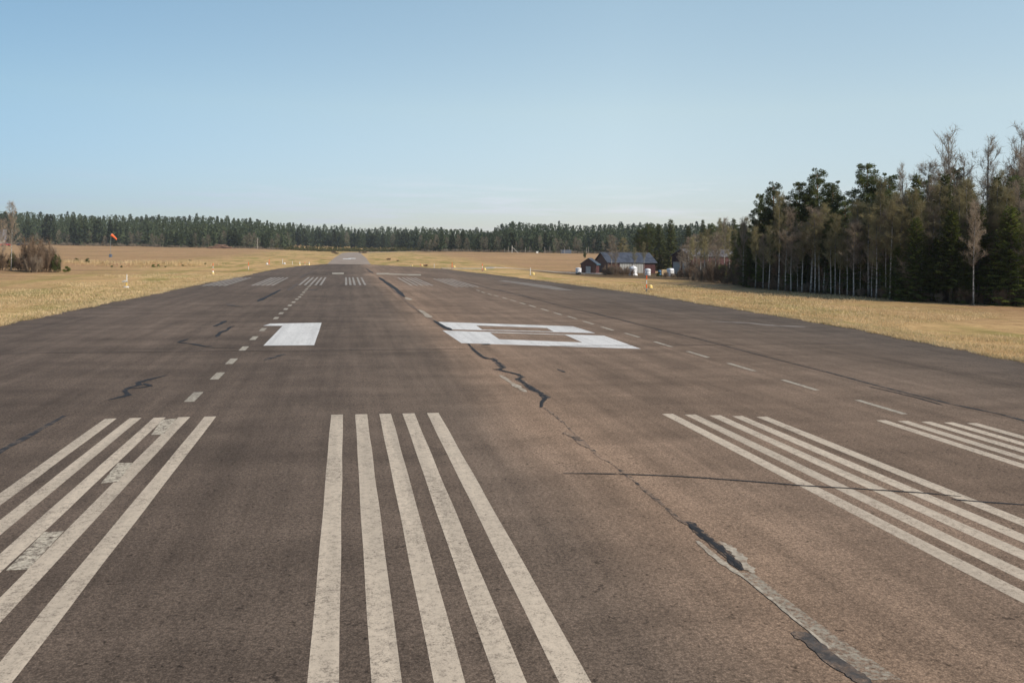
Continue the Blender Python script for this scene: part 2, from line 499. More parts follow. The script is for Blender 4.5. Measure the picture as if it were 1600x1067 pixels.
# ------------------------------------------------------------------ mesh builder
class MB:
    def __init__(self):
        self.v, self.f, self.m = [], [], []
    def quad(self, a, b, c, d, mi=0):
        i = len(self.v)
        self.v += [tuple(a), tuple(b), tuple(c), tuple(d)]
        self.f.append((i, i + 1, i + 2, i + 3)); self.m.append(mi)
    def tri(self, a, b, c, mi=0):
        i = len(self.v)
        self.v += [tuple(a), tuple(b), tuple(c)]
        self.f.append((i, i + 1, i + 2)); self.m.append(mi)
    def poly(self, pts, mi=0):
        i = len(self.v)
        self.v += [tuple(p) for p in pts]
        self.f.append(tuple(range(i, i + len(pts)))); self.m.append(mi)
    def box(self, x0, x1, y0, y1, z0, z1, ch=0.0, mi=0):
        if ch <= 0:
            i = len(self.v)
            self.v += [(x, y, z) for z in (z0, z1) for y in (y0, y1) for x in (x0, x1)]
            for q in ((0, 2, 3, 1), (4, 5, 7, 6), (0, 1, 5, 4), (2, 6, 7, 3), (0, 4, 6, 2), (1, 3, 7, 5)):
                self.f.append(tuple(i + k for k in q)); self.m.append(mi)
        else:                                   # upright box with chamfered vertical and top edges
            def ringp(a, z):
                return [(x0 + a + ch, y0 + a, z), (x1 - a - ch, y0 + a, z), (x1 - a, y0 + a + ch, z), (x1 - a, y1 - a - ch, z),
                        (x1 - a - ch, y1 - a, z), (x0 + a + ch, y1 - a, z), (x0 + a, y1 - a - ch, z), (x0 + a, y0 + a + ch, z)]
            self.rings([ringp(0, z0), ringp(0, z1 - ch), ringp(ch, z1)], mi=mi)
    def rings(self, rr, cap=True, mi=0):
        n = len(rr[0])
        i0 = len(self.v)
        for r in rr:
            self.v += [tuple(p) for p in r]
        for k in range(len(rr) - 1):
            for j in range(n):
                a = i0 + k * n + j
                b = i0 + k * n + (j + 1) % n
                self.f.append((a, b, b + n, a + n)); self.m.append(mi)
        if cap:
            self.f.append(tuple(i0 + j for j in range(n))[::-1]); self.m.append(mi)
            e = i0 + (len(rr) - 1) * n
            self.f.append(tuple(e + j for j in range(n))); self.m.append(mi)
    def tube(self, pts, rad, n=6, cap=True, mi=0):
        pts = [Vector(p) for p in pts]
        rr = []
        for k, p in enumerate(pts):
            d = (pts[min(k + 1, len(pts) - 1)] - pts[max(k - 1, 0)])
            d = d.normalized() if d.length > 1e-9 else Vector((0, 0, 1))
            u = d.cross(Vector((0, 1, 0.03)) if abs(d.y) < 0.9 else Vector((1, 0, 0))).normalized()
            v = d.cross(u)
            r = rad[k] if hasattr(rad, '__len__') else rad
            rr.append([p + (u * math.cos(2 * math.pi * j / n) + v * math.sin(2 * math.pi * j / n)) * r for j in range(n)])
        self.rings(rr, cap, mi)
    def lathe(self, prof, n=16, c=(0, 0, 0), mi=0):
        rr = [[(c[0] + r * math.cos(2 * math.pi * j / n), c[1] + r * math.sin(2 * math.pi * j / n), c[2] + z) for j in range(n)] for r, z in prof]
        self.rings(rr, True, mi)
    def mesh(self, name, mats, smooth=False):
        me = bpy.data.meshes.new(name)
        me.from_pydata(self.v, [], self.f)
        if not isinstance(mats, (list, tuple)):
            mats = [mats]
        for k in mats:
            me.materials.append(k)
        if len(mats) > 1:
            me.polygons.foreach_set('material_index', self.m)
        if smooth:
            me.polygons.foreach_set('use_smooth', [True] * len(self.f))
        me.update()
        return me
    def build(self, name, mats, parent=None, smooth=False):
        return link(name, self.mesh(name, mats, smooth), parent)

def link(name, me, parent=None):
    o = bpy.data.objects.new(name, me)
    COL.objects.link(o)
    if parent is not None:
        o.parent = parent
    return o

def tag(o, label=None, cat=None, group=None, kind=None):
    if label: o['label'] = label
    if cat: o['category'] = cat
    if group: o['group'] = group
    if kind: o['kind'] = kind
    return o

def empty(name, loc, rz=0.0, label=None, cat=None, group=None):
    o = bpy.data.objects.new(name, None)
    o.empty_display_size = 0.2
    COL.objects.link(o)
    o.location = loc
    o.rotation_euler = (0, 0, rz)
    return tag(o, label, cat, group)

def tri_mesh(name, V, mats, midx=None):
    """V: (n,3,3) triangles -> mesh, fast"""
    n = len(V)
    me = bpy.data.meshes.new(name)
    me.vertices.add(n * 3)
    me.vertices.foreach_set('co', np.asarray(V, dtype=np.float32).reshape(-1))
    me.loops.add(n * 3)
    me.loops.foreach_set('vertex_index', np.arange(n * 3, dtype=np.int32))
    me.polygons.add(n)
    me.polygons.foreach_set('loop_start', np.arange(0, n * 3, 3, dtype=np.int32))
    me.polygons.foreach_set('loop_total', np.full(n, 3, dtype=np.int32))
    if not isinstance(mats, (list, tuple)):
        mats = [mats]
    for k in mats:
        me.materials.append(k)
    if midx is not None:
        me.polygons.foreach_set('material_index', np.asarray(midx, dtype=np.int32))
    me.update(calc_edges=True)
    return me

# ------------------------------------------------------------------ ground
def lines(*segs):
    out = []
    for a, b, st in segs:
        out += list(np.arange(a, b, st))
    return out

GX = lines((-1500, -400, 100), (-400, -80, 12), (-80, -26, 3), (-26, 30, 2), (30, 84, 3), (84, 400, 14), (400, 1501, 100))
GY = lines((-400, -60, 60), (-60, 130, 5), (130, 200, 2.5), (200, 620, 10), (620, 1000, 40), (1000, 1501, 100))
gv = [(x, y, terr(x, y) - (0.0 if (y < 0 or -16 < x < 24) else 0.06 * math.sin(x * 0.37 + 1.3) * math.sin(y * 0.23))) for y in GY for x in GX]
nx = len(GX)
gf = [(j * nx + i, j * nx + i + 1, (j + 1) * nx + i + 1, (j + 1) * nx + i) for j in range(len(GY) - 1) for i in range(nx - 1)]
me = bpy.data.meshes.new('ground')
me.from_pydata(gv, [], gf)
me.polygons.foreach_set('use_smooth', [True] * len(gf))
me.materials.append(M['ground'])
tag(link('ground', me), 'wide dry grass airfield on both sides of the runway', kind='structure')

# ------------------------------------------------------------------ runway pavement
HAZE = 0.00013
LP = [(-60, -15.0), (-5, -15.0)] + [(p.y, p.x) for p in (gp(*q) for q in ((0, 510), (100, 488), (200, 468), (300, 447), (370, 433.5), (430, 421), (470, 416.8), (512, 414.6)))]
RP = [(-60, 19.9), (-5, 19.9)] + [(p.y, p.x) for p in (gp(*q) for q in ((1600, 566), (1400, 527), (1300, 508), (1150, 484), (1000, 459), (900, 446), (800, 433), (700, 421.5), (640, 418), (580, 415.4)))]
YEND = min(LP[-1][0], RP[-1][0])
def edge_l(y):
    return float(np.interp(y, [a for a, _ in LP], [b for _, b in LP]))
def edge_r(y):
    return float(np.interp(y, [a for a, _ in RP], [b for _, b in RP]))

runway = MB()
PZ = 0.03
ys = [y for y in GY if -60 <= y < 0] + list(np.arange(0, 60, 0.5)) + list(np.arange(60, YEND, 1.0)) + [YEND]
def wob(y, s):
    return 0.13 * math.sin(y * 0.31 + 3 * s) * math.sin(y * 0.13 + s) + 0.10 * math.sin(y * 0.9 + s) + 0.07 * math.sin(y * 2.3 + 2 * s) + 0.05 * math.sin(y * 5.1 + 3 * s)
XS = 12
row_prev = None
for y in ys:
    a, b = edge_l(y) + wob(y, 0.4), edge_r(y) + wob(y, 1.9)
    z0 = float(np.interp(y, PROF_Y, PROF_Z))
    row = [(a - 0.08, y, z0 - 0.06)] + [(a + (b - a) * k / XS, y, z0 + PZ) for k in range(XS + 1)] + [(b + 0.08, y, z0 - 0.06)]
    i0 = len(runway.v)
    runway.v += row
    n_ = len(row)
    if row_prev is not None:
        for k in range(n_ - 1):
            runway.f.append((row_prev + k, row_prev + k + 1, i0 + k + 1, i0 + k)); runway.m.append(0)
    row_prev = i0
RW = runway.build('runway', M['asphalt'])
tag(RW, 'broad weathered brown asphalt runway with painted markings', kind='structure')

def zat(y, k):
    return float(np.interp(y, PROF_Y, PROF_Z)) + PZ + k * (0.0009 + 0.00007 * max(0.0, y))

STEP = 0.0
SEALS = 0
def part_poly(name, polys, mat, layer=1, label=None):
    mb = MB()
    for k, P in enumerate(polys):
        mb.poly([(p[0], p[1], zat(p[1], layer + STEP * (k % 4))) for p in P])
    o = mb.build(name, mat, RW)
    if label: o['label'] = label
    return o

def fix_ccw(P):
    a = sum(P[i][0] * P[(i + 1) % len(P)][1] - P[(i + 1) % len(P)][0] * P[i][1] for i in range(len(P)))
    return P if a > 0 else P[::-1]

def pp(pts):
    """photo pixels -> ground polygon"""
    out = []
    for q in pts:
        p = gp(*q)
        out.append((p.x, p.y))
    return fix_ccw(out)

# near threshold stripes: (left px of each stripe at its far end, stripe width px, row y)
def stripe(x0, x1, y0, y1, mat, layer=1):
    n = max(2, int((y1 - y0) / 0.6))
    yy = [y0 + (y1 - y0) * k / n for k in range(n + 1)]
    s = random.random() * 9
    L_ = [(x0 + 0.0025 * math.sin(y * 2.1 + s) + 0.0025 * math.sin(y * 9.7 + s), y) for y in yy]
    R_ = [(x1 + 0.0025 * math.sin(y * 1.7 + s + 2) + 0.0025 * math.sin(y * 8.3 + s), y) for y in yy]
    return part_poly('threshold_stripe', [[L_[k], R_[k], R_[k + 1], L_[k + 1]] for k in range(n)], mat, layer)

NEAR = [([164.2, 202.3, 240.4, 278.5, 319.8], 18.0, (656.5, 653.3)),
        ([517.3, 555.0, 592.7, 629.0, 667.0], 18.6, (650.3, 647.6)),
        ([1034.6, 1070.2, 1108.4, 1143.8, 1182.0], 17.5, (649.0, 653.5)),
        ([1368.5, 1402.5, 1438.7, 1474.2, 1510.7], 17.0, (659.0, 663.5))]
for xs, wd, (ya, yb) in NEAR:
    for k, x in enumerate(xs):
        yy = ya + (yb - ya) * k / 4
        a, b = gp(x, yy), gp(x + wd, yy)
        stripe(a.x, b.x, a.y - 24.0, a.y, M['paint'])
def c2(x, y): return (280 + x / 5.3333, 310 + y / 5.3333)
def c3(x, y): return (540 + x / 5.3333, 310 + y / 5.3333)
FAR = [([188, 230, 272, 318, 362], 26, 733, c2), ([597, 634, 675, 717, 762], 22, 730, c2), ([990, 1036, 1082, 1126, 1167], 20, 726, c2),
       ([1382, 1418, 1454, 1500, 1542], 20, 726, c2), ([545, 590, 635, 678, 716], 20, 730, c3), ([925, 968, 1012, 1056, 1098], 22, 742, c3)]
for xs, wd, yy, cf in FAR:
    for k, x in enumerate(xs):
        a, b = gp(*cf(x, yy)), gp(*cf(x + wd, yy))
        stripe(a.x, a.x + 0.20, a.y, a.y + 21.0, M['paint_far'])
# numerals
def c6(x, y): return (150 + x / 4.0, 470 + y / 4.0)
def c7(x, y): return (600 + x / 3.5556, 470 + y / 3.5556)
one = pp([c6(*q) for q in ((1045, 161), (1088, 147), (1410, 141), (1396, 190), (1378, 240), (1364, 283), (1046, 286), (1166, 161))])
part_poly('numeral_one', [one], M['white'], 1, 'white painted numeral 1')
U = [(300, 121), (1050, 146), (1174, 184), (372, 163)]
UH = [(512, 141), (905, 155), (942, 175), (545, 164)]
Lo = [(325, 169), (1222, 198), (1427, 272), (430, 240)]
LH = [(588, 181), (1005, 193), (1102, 236), (640, 218)]
quads = []
for O, H in ((U, UH), (Lo, LH)):
    for k in range(4):
        j = (k + 1) % 4
        quads.append(pp([c7(*O[k]), c7(*O[j]), c7(*H[j]), c7(*H[k])]))
part_poly('numeral_eight', quads, M['white'], 1, 'white painted numeral 8')
# dashed lines
ld = [gp(*q) for q in [(303, 622), (340, 589), (362, 566), (381, 546), (397, 529.5), (411, 516), (431.5, 498), (439.4, 490.4), (446.5, 483.8), (452.9, 478), (458.7, 472.9),
                        (463.8, 468.4), (468, 464.9)] + [c2(*q) for q in ((1021, 806), (1037, 787), (1051, 771), (1063, 757), (1075, 744), (1087, 732))]]
for p in ld:
    hw, hl = 0.105, 0.62
    part_poly('edge_dash', [[(p.x - hw, p.y - hl), (p.x + hw, p.y - hl), (p.x + hw, p.y + hl), (p.x - hw, p.y + hl)]], M['dash'])
rd = [gp(*q) for q in ((1375, 637.5), (1249, 603), (1158, 575), (1090, 555), (1035.8, 539), (987.5, 524.8), (948.7, 514.4), (919, 505.2), (893.9, 497.2), (871, 490.9),
                       (851.3, 485), (831.6, 479.2), (816.6, 475), (802, 470.7), (788.4, 466.6), (775, 463), (765, 460.3), (755, 457.5), (747, 454.6))]
for p in rd:
    hw, hl = 0.075, 0.85
    part_poly('edge_dash', [[(p.x - hw, p.y - hl), (p.x + hw, p.y - hl), (p.x + hw, p.y + hl), (p.x - hw, p.y + hl)]], M['dash'])
# bars by the far threshold
for a, b in ((c2(1275, 634), c2(1372, 621)), (c3(258, 636), c3(362, 624)), (c3(520, 645), c3(628, 634))):
    part_poly('threshold_bar', [pp([a, (b[0], a[1]), b, (a[0], b[1])])], M['dash'])
part_poly('worn_bar', [pp([c3(362, 639), c3(520, 643), c3(520, 634), c3(362, 627)])], M['pale'])

# sealed cracks: polylines in photo pixels with a real width
def seal(pts, width, mat, layer=2, taper=True, sub=4, jit=0.3, name='crack_seal'):
    global STEP, SEALS
    SEALS += 1
    layer = layer + 0.13 * (SEALS % 7)
    STEP = 0.03
    P = [gp(*q) for q in pts]
    pl = []
    for a, b in zip(P[:-1], P[1:]):
        for k in range(sub):
            pl.append(a.lerp(b, k / sub))
    pl.append(P[-1])
    L_, R_ = [], []
    n = len(pl)
    for k, p in enumerate(pl):
        d = pl[min(k + 1, n - 1)] - pl[max(k - 1, 0)]
        d.normalize()
        nn = Vector((-d.y, d.x, 0))
        t = k / (n - 1)
        wv_ = width * 0.5 * (1 + jit * (random.random() - 0.5) * 2)
        if taper:
            wv_ *= min(1, 0.35 + 6 * min(t, 1 - t))
        L_.append(p + nn * wv_); R_.append(p - nn * wv_)
    polys = [fix_ccw([(L_[k].x, L_[k].y), (L_[k + 1].x, L_[k + 1].y), (R_[k + 1].x, R_[k + 1].y), (R_[k].x, R_[k].y)]) for k in range(n - 1)]
    o = part_poly(name, polys, mat, layer)
    STEP = 0.0
    return o

def c8(x, y): return (1000 + x / 2.6667, 420 + y / 2.6667)
def c5(x, y): return (850 + x / 3.2333, 620 + y / 3.2333)
def c4(x, y): return (780 + x / 5.3333, 310 + y / 5.3333)
def cb(x, y): return (1000 + x / 2.6667, 780 + y / 2.6667)
seal([c7(*q) for q in ((468, 243), (500, 280), (545, 315), (575, 328), (603, 325), (632, 350), (665, 378), (640, 388), (622, 386), (700, 405), (745, 415), (768, 432),
                       (742, 441), (790, 470), (822, 496), (868, 520), (902, 545), (878, 570), (873, 602))], 0.17, M['seal_thin'], 2, True, 3, 0.3)
seal([c7(*q) for q in ((468, 243), (500, 280), (545, 315), (575, 328), (603, 325), (632, 350), (665, 378), (640, 388), (622, 386), (700, 405), (745, 415), (768, 432), (742, 441), (790, 470), (822, 496), (868, 520), (902, 545), (878, 570), (873, 600))], 0.07, M['seal'], 4, True, 4, 0.6)
seal([c7(*q) for q in ((280, 115), (330, 148), (375, 168))], 0.24, M['seal'], 3)
seal([c7(*q) for q in ((555, 245), (585, 250))], 0.30, M['seal'], 3)
seal([c7(*q) for q in ((962, 385), (1005, 404))], 0.10, M['seal_thin'])
seal([c3(*q) for q in ((280, 662), (340, 705), (420, 760), (490, 827))], 0.36, M['seal'])
seal([c3(*q) for q in ((172, 588), (230, 628))], 0.3, M['seal_thin'])
seal([(-60, 744), (0, 708), (50, 681), (101, 652)], 0.12, M['seal_thin'], 2, False)
seal([c6(*q) for q in ((78, 628), (165, 608), (203, 598), (178, 570), (210, 550), (272, 535), (262, 520), (330, 500), (440, 474))], 0.13, M['seal'], 2, True, 3, 0.4)
seal([c6(*q) for q in ((205, 556), (270, 553), (342, 541), (300, 525))], 0.11, M['seal'], 3, True, 3, 0.4)
seal([c6(*q) for q in ((578, 244), (512, 266), (600, 275), (690, 293), (722, 289))], 0.14, M['seal'], 2, True, 3, 0.4)
seal([c6(*q) for q in ((690, 297), (780, 301), (880, 300))], 0.10, M['crack'])
seal([c6(*q) for q in ((752, 231), (778, 203), (820, 188), (838, 170), (868, 163))], 0.15, M['seal'], 2, True, 3, 0.4)
seal([c6(*q) for q in ((738, 165), (775, 150), (812, 130))], 0.18, M['seal'])
seal([c6(*q) for q in ((1050, 377), (1110, 362), (1145, 349), (1178, 340))], 0.16, M['seal_thin'])
seal([c6(*q) for q in ((1180, 377), (1300, 378))], 0.10, M['crack'])
seal([c2(*q) for q in ((652, 866), (700, 840), (780, 800), (846, 764))], 0.28, M['seal'])
seal([c2(*q) for q in ((405, 884), (440, 900), (530, 910))], 0.35, M['crack'])
seal([c2(*q) for q in ((905, 775), (935, 752), (990, 714))], 0.35, M['crack'])
seal([c2(*q) for q in ((1005, 668), (1050, 640), (1135, 604))], 0.35, M['crack'])
seal([c2(*q) for q in ((1095, 764), (1130, 770))], 0.8, M['seal_thin'])
seal([c2(*q) for q in ((1350, 732), (1368, 734))], 0.8, M['seal_thin'])
seal([c3(*q) for q in ((1310, 722), (1345, 726))], 0.9, M['seal_thin'])
seal([c3(*q) for q in ((940, 690), (1060, 715), (1200, 755), (1360, 790), (1600, 850))], 0.22, M['crack'])
seal([c4(*q) for q in ((0, 765), (160, 802), (330, 850), (460, 885), (480, 890), (600, 922), (780, 960), (1000, 1015), (1200, 1066))] +
     [c8(*q) for q in ((100, 262), (260, 300), (430, 345), (600, 390), (800, 440), (1000, 495), (1150, 532), (1300, 570), (1500, 611), (1640, 650))], 0.085, M['seal_thin'], 2, False, 3, 0.5)
seal([c8(*q) for q in ((955, 496), (1040, 515), (1150, 541), (1200, 556), (1262, 574))], 0.07, M['seal_thin'], 3)
seal([(880, 743), (930, 743.2), (985, 744.5), (1050, 747), (1100, 750), (1180, 756), (1260, 762.5), (1340, 767), (1435, 773), (1502, 779)], 0.05, M['seal'], 3, True, 5, 0.15)
seal([(1487, 783.5), (1540, 788), (1640, 795)], 0.05, M['seal'], 3, True, 5, 0.15)
seal([c5(*q) for q in ((0, 62), (60, 105), (100, 140), (150, 190), (255, 285), (275, 310), (340, 345), (450, 430), (520, 490), (600, 555), (690, 640))], 0.05, M['crack'], 2, False, 6, 0.8)
seal([c5(*q) for q in ((100, 188), (150, 210), (225, 268))], 0.12, M['crack'], 3)
seal([(680, 503), (660, 490), (640, 477), (628, 466), (610, 448)], 0.14, M['crack'], 2, False, 6, 0.8)
seal([c7(*q) for q in ((645, 420), (720, 470), (790, 515))], 0.16, M['pale'], 2, True, 4, 0.5)
seal([c7(*q) for q in ((200, 55), (235, 80), (255, 98))], 0.3, M['pale'], 2)
seal([c3(*q) for q in ((500, 830), (540, 852))], 0.35, M['pale'], 2)
seal([c3(*q) for q in ((615, 932), (700, 995))], 0.2, M['pale'], 2)
# transverse paving seams
for ya, x0, x1 in ((28.4, -14.6, 4.0), (29.0, 4.2, 19.0), (44.5, -14.2, 18.0)):
    P = [(x0 + (x1 - x0) * k / 12, ya + random.uniform(-0.05, 0.05)) for k in range(13)]
    STEP = 0.03
    part_poly('paving_seam', [[(P[k][0], P[k][1] - 0.018 - 0.0005 * ya), (P[k + 1][0], P[k + 1][1] - 0.018 - 0.0005 * ya), (P[k + 1][0], P[k + 1][1] + 0.018 + 0.0005 * ya), (P[k][0], P[k][1] + 0.018 + 0.0005 * ya)] for k in range(12)], M['faint'], 5)
    STEP = 0.0
# by the joint in the foreground
part_poly('joint_band', [pp([cb(*q) for q in ((405, 318), (470, 318), (620, 436), (560, 440))]), pp([cb(*q) for q in ((560, 440), (620, 436), (820, 585), (705, 562))]),
                         pp([cb(*q) for q in ((705, 562), (820, 585), (1090, 768), (930, 768))])], M['speckle'], 2)
seal([cb(*q) for q in ((238, 185), (300, 240), (360, 288), (420, 328))], 0.075, M['pale'], 3, True, 5, 0.3)
seal([cb(*q) for q in ((325, 188), (370, 212), (415, 248), (440, 290), (475, 320))], 0.11, M['pale'], 3, True, 5, 0.5)
seal([cb(*q) for q in ((415, 325), (490, 383), (560, 440), (640, 510), (705, 562), (800, 645), (930, 765), (1010, 840))], 0.035, M['pale'], 4, False, 5, 0.3)
seal([cb(*q) for q in ((162, 97), (215, 115), (250, 150), (320, 205), (370, 250), (425, 308))], 0.12, M['seal_thin'], 4, True, 5, 0.25)
seal([cb(*q) for q in ((195, 108), (250, 152), (320, 207), (370, 252), (428, 310))], 0.055, M['seal'], 6, True, 6, 0.55)
seal([cb(*q) for q in ((635, 568), (690, 590), (740, 630), (800, 685), (900, 750), (960, 800))], 0.15, M['worn_dark'], 4, True, 5, 0.2)
# blotted paint patches between the two right stripes of the near block
def cl(x, y): return (x / 2.3875, 620 + y / 2.3875)
for P in (((604, 92), (658, 87), (612, 146), (563, 149)), ((440, 254), (497, 254), (440, 326), (376, 331)), ((165, 514), (238, 511), (104, 655), (22, 658))):
    part_poly('repaint_patch', [pp([cl(*q) for q in P])], M['patchpaint'], 2)
part_poly('worn_strip', [pp([c3(1265, 688), c3(1330, 686), c4(420, 730), c4(625, 772), c4(470, 765), c4(180, 720)])], M['worn'], 1)
seal([c8(*q) for q in ((300, 222), (450, 228), (560, 240), (690, 244))], 0.5, M['worn'], 1)

# ------------------------------------------------------------------ narrower runway going on to the far bend, gravel track
def ribbon(name, path, widths, mat, lift, label):
    mb = MB()
    prev = None
    n = len(path)
    for k in range(n):
        p = Vector((*path[k], 0))
        d = Vector((*path[min(k + 1, n - 1)], 0)) - Vector((*path[max(k - 1, 0)], 0))
        d.normalize()
        nn = Vector((-d.y, d.x, 0))
        hw = widths[k] / 2
        i0 = len(mb.v)
        for s in (-1.03, -1, -0.5, 0, 0.5, 1, 1.03):
            q = p - nn * hw * s
            q = p + nn * hw * s
            mb.v.append((q.x, q.y, terr(q.x, q.y) + (lift if abs(s) <= 1 else -0.08)))
        if prev is not None:
            for j in range(6):
                mb.f.append((prev + j + 1, prev + j, i0 + j, i0 + j + 1)); mb.m.append(0)
        prev = i0
    return tag(mb.build(name, mat), label, kind='structure')

def spline(pts, step):
    P = [Vector(p) for p in pts]
    out = []
    for i in range(len(P) - 1):
        p0, p1, p2, p3 = P[max(i - 1, 0)], P[i], P[i + 1], P[min(i + 2, len(P) - 1)]
        n = max(2, int((p2 - p1).length / step))
        for k in range(n):
            t = k / n
            out.append(0.5 * ((2 * p1) + (p2 - p0) * t + (2 * p0 - 5 * p1 + 4 * p2 - p3) * t * t + (3 * p1 - p0 - 3 * p2 + p3) * t ** 3))
    out.append(P[-1])
    return out

rp_ = spline([(0.75, YEND - 0.5, 0), (1.0, 200, 0), (1.5, 250, 0), (2.2, 340, 0), (3.2, 415, 0), (8.5, 462, 0), (22, 494, 0), (60, 520, 0)], 5)
ribbon('road', [(p.x, p.y) for p in rp_], [8.3 if p.y < 440 else 9.5 for p in rp_], M['worn'] if False else M['road'], 0.05, 'narrow grey runway continuing to the far bend')
for x0, x1, y in ((-0.6, 1.4, 215), (0.8, 2.6, 221)):
    mb = MB()
    mb.quad((x0, y, terr(x0, y) + 0.057), (x1, y, terr(x1, y) + 0.057), (x1, y + 9, terr(x1, y + 9) + 0.057), (x0, y + 9, terr(x0, y + 9) + 0.057))
    mb.build('road_marking', M['white'], bpy.data.objects['road'])
gt = [gp(*q) for q in ((690, 420.5), (760, 420.8), (830, 421.5))]
tp = spline([(gt[0].x, gt[0].y, 0), (gt[1].x, gt[1].y, 0), (27, 157, 0), (36, 160, 0), (44, 156, 0), (47, 150, 0)], 3)
ribbon('gravel_track', [(p.x, p.y) for p in tp], [1.6 + 1.5 * ss(25, 46, p.x) for p in tp], M['gravel'], 0.09, 'pale gravel track leading from the runway to the sheds')

# ------------------------------------------------------------------ grass blades beside the pavement
def blades(cnt, xf, mat, name, label, hmin=0.05, hmax=0.13):
    V = []
    P = xf(cnt)
    n = len(P)
    h = rng.uniform(hmin, hmax, n) * rng.choice([1, 1, 1, 1.6], n)
    a = rng.uniform(0, 2 * np.pi, n)
    wv_ = rng.uniform(0.006, 0.014, n) * (1 + P[:, 1] / 40)
    lx, ly = rng.normal(0, 0.6, n) * h, rng.normal(0, 0.6, n) * h
    T = np.zeros((n, 3, 3))
    T[:, 0] = P + np.c_[np.cos(a) * wv_, np.sin(a) * wv_, np.zeros(n) - 0.01]
    T[:, 1] = P - np.c_[np.cos(a) * wv_, np.sin(a) * wv_, np.zeros(n) + 0.01]
    T[:, 2] = P + np.c_[lx, ly, h]
    o = link(name, tri_mesh(name, T, mat))
    return tag(o, label, 'grass', kind='stuff')

def strip_pts(side, wid, y0, y1, clump):
    def f(cnt):
        y = y0 + (y1 - y0) * rng.random(cnt) ** 1.4
        d = rng.random(cnt) ** 2.6 * wid * (0.55 + 0.45 * np.sin(y * 0.23) * np.sin(y * 0.11 + 1))
        e = np.array([(edge_l(q) + wob(q, 0.4)) if side < 0 else (edge_r(q) + wob(q, 1.9)) for q in y])
        x = e + side * (d + rng.normal(0, 0.09, cnt) - 0.06)
        keep = (np.sin(x * 1.7 + np.sin(y * 0.9) * 2) + np.sin(y * 1.3 + x) + rng.normal(0, 0.8, cnt)) > clump
        x, y = x[keep], y[keep]
        z = np.array([terr(a, b) for a, b in zip(x, y)])
        return np.c_[x, y, z]
    return f
blades(120000, strip_pts(1, 22, 22, 95, -0.9), M['blade'], 'grass', 'dry straw coloured grass along the right pavement edge')
blades(40000, strip_pts(1, 12, 22, 90, 0.5), M['blade_green'], 'green_grass', 'green spring grass growing through straw right of the runway', 0.03, 0.09)
blades(90000, strip_pts(-1, 20, 28, 110, -0.9), M['blade'], 'grass', 'dry straw coloured grass along the left pavement edge')
blades(40000, strip_pts(-1, 14, 28, 100, 0.5), M['blade_green'], 'green_grass', 'green spring grass growing through straw left of the runway', 0.03, 0.09)

# ------------------------------------------------------------------ trees: prototypes, 10 m tall
def rv(s=1.0):
    v = Vector((random.gauss(0, 1), random.gauss(0, 1), random.gauss(0, 1)))
    return v.normalized() * s

def trunk_path(H, bend, r0, r1, n=9, lean=0.0):
    a, b = random.uniform(0, 6.28), random.uniform(0, 6.28)
    pts, rad = [], []
    for k in range(n):
        t = k / (n - 1)
        pts.append(Vector((bend * math.sin(t * 4 + a) * t + lean * t * H, bend * math.cos(t * 3.3 + b) * t, H * t)))
        flare = 1 + 0.5 * max(0, 0.06 - t) / 0.06
        rad.append((r0 * (1 - t) ** 0.8 + r1) * flare)
    pts[0] = Vector((0, 0, -0.25))
    return pts, rad

def on(path, t):
    f = t * (len(path) - 1)
    i = min(int(f), len(path) - 2)
    return path[i].lerp(path[i + 1], f - i)

def twig_tris(base, d, length, width):
    side = d.cross(rv()).normalized() * width
    return [tuple(base + side), tuple(base - side), tuple(base + d * length)]

def proto_birch(seed, H=10.0, spread=1.0, first=0.32, dens=1.0, mat='twig', stems=1, steep=1.0):
    random.seed(seed)
    tm, bm_, T = MB(), MB(), []
    for s in range(stems):
        pts, rad = trunk_path(H * (1 if s == 0 else random.uniform(0.7, 0.95)), 0.16, 0.095, 0.012, 11, random.uniform(-0.03, 0.03) + (0.09 * (1 if s % 2 else -1) if s else 0))
        tm.tube(pts, rad, 8)
        nb = int(40 * dens / stems ** 0.5)
        for i in range(nb):
            t = first + (0.97 - first) * (i + random.random()) / nb
            p = on(pts, t)
            hd = random.uniform(0, 2 * math.pi)
            up = random.uniform(0.75, 1.5) * steep
            d = Vector((math.cos(hd), math.sin(hd), up)).normalized()
            rel = (t - first) / (1 - first)
            ln = spread * H * (0.235 * (1 - rel) ** 0.75 + 0.05) * random.uniform(0.6, 1.15) * min(1, 0.55 + rel * 3)
            bp = [p]
            q, dd = p.copy(), d.copy()
            for k in range(4):
                dd = (dd + rv(0.18) + Vector((0, 0, 0.08 if k < 2 else -0.16))).normalized()
                q = q + dd * ln / 4
                bp.append(q.copy())
            r = 0.010 + 0.012 * (1 - rel)
            bm_.tube(bp, [r, r * 0.75, r * 0.55, r * 0.4, r * 0.2], 4, False)
            for k in range(int(9 + ln * 5)):
                tt = random.uniform(0.2, 1.0)
                bp0 = on(bp, tt)
                sd = (d * 0.5 + rv(0.75) + Vector((0, 0, 0.25 + 0.25 * steep))).normalized()
                sl = random.uniform(0.25, 0.6) * (0.6 + 0.5 * spread)
                T.append(twig_tris(bp0, sd, sl, 0.010))
                for j in range(int(9 * dens)):
                    b2 = bp0 + sd * sl * random.uniform(0.15, 1.0)
                    d2 = (sd * 0.6 + rv(0.8) + Vector((0, 0, random.uniform(-0.5, 0.3) + 0.35 * (steep - 1)))).normalized()
                    T.append(twig_tris(b2, d2, random.uniform(0.18, 0.50), 0.0095))
    me_t = tm.mesh('birch_trunk', M['birch'], True)
    # limbs and twigs together make the crown
    tri = []
    for f_ in bm_.f:
        a = [bm_.v[i] for i in f_]
        for k in range(1, len(a) - 1):
            tri.append([a[0], a[k], a[k + 1]])
    me_c = tri_mesh('birch_crown', np.array(tri + T), M[mat])
    return me_t, me_c

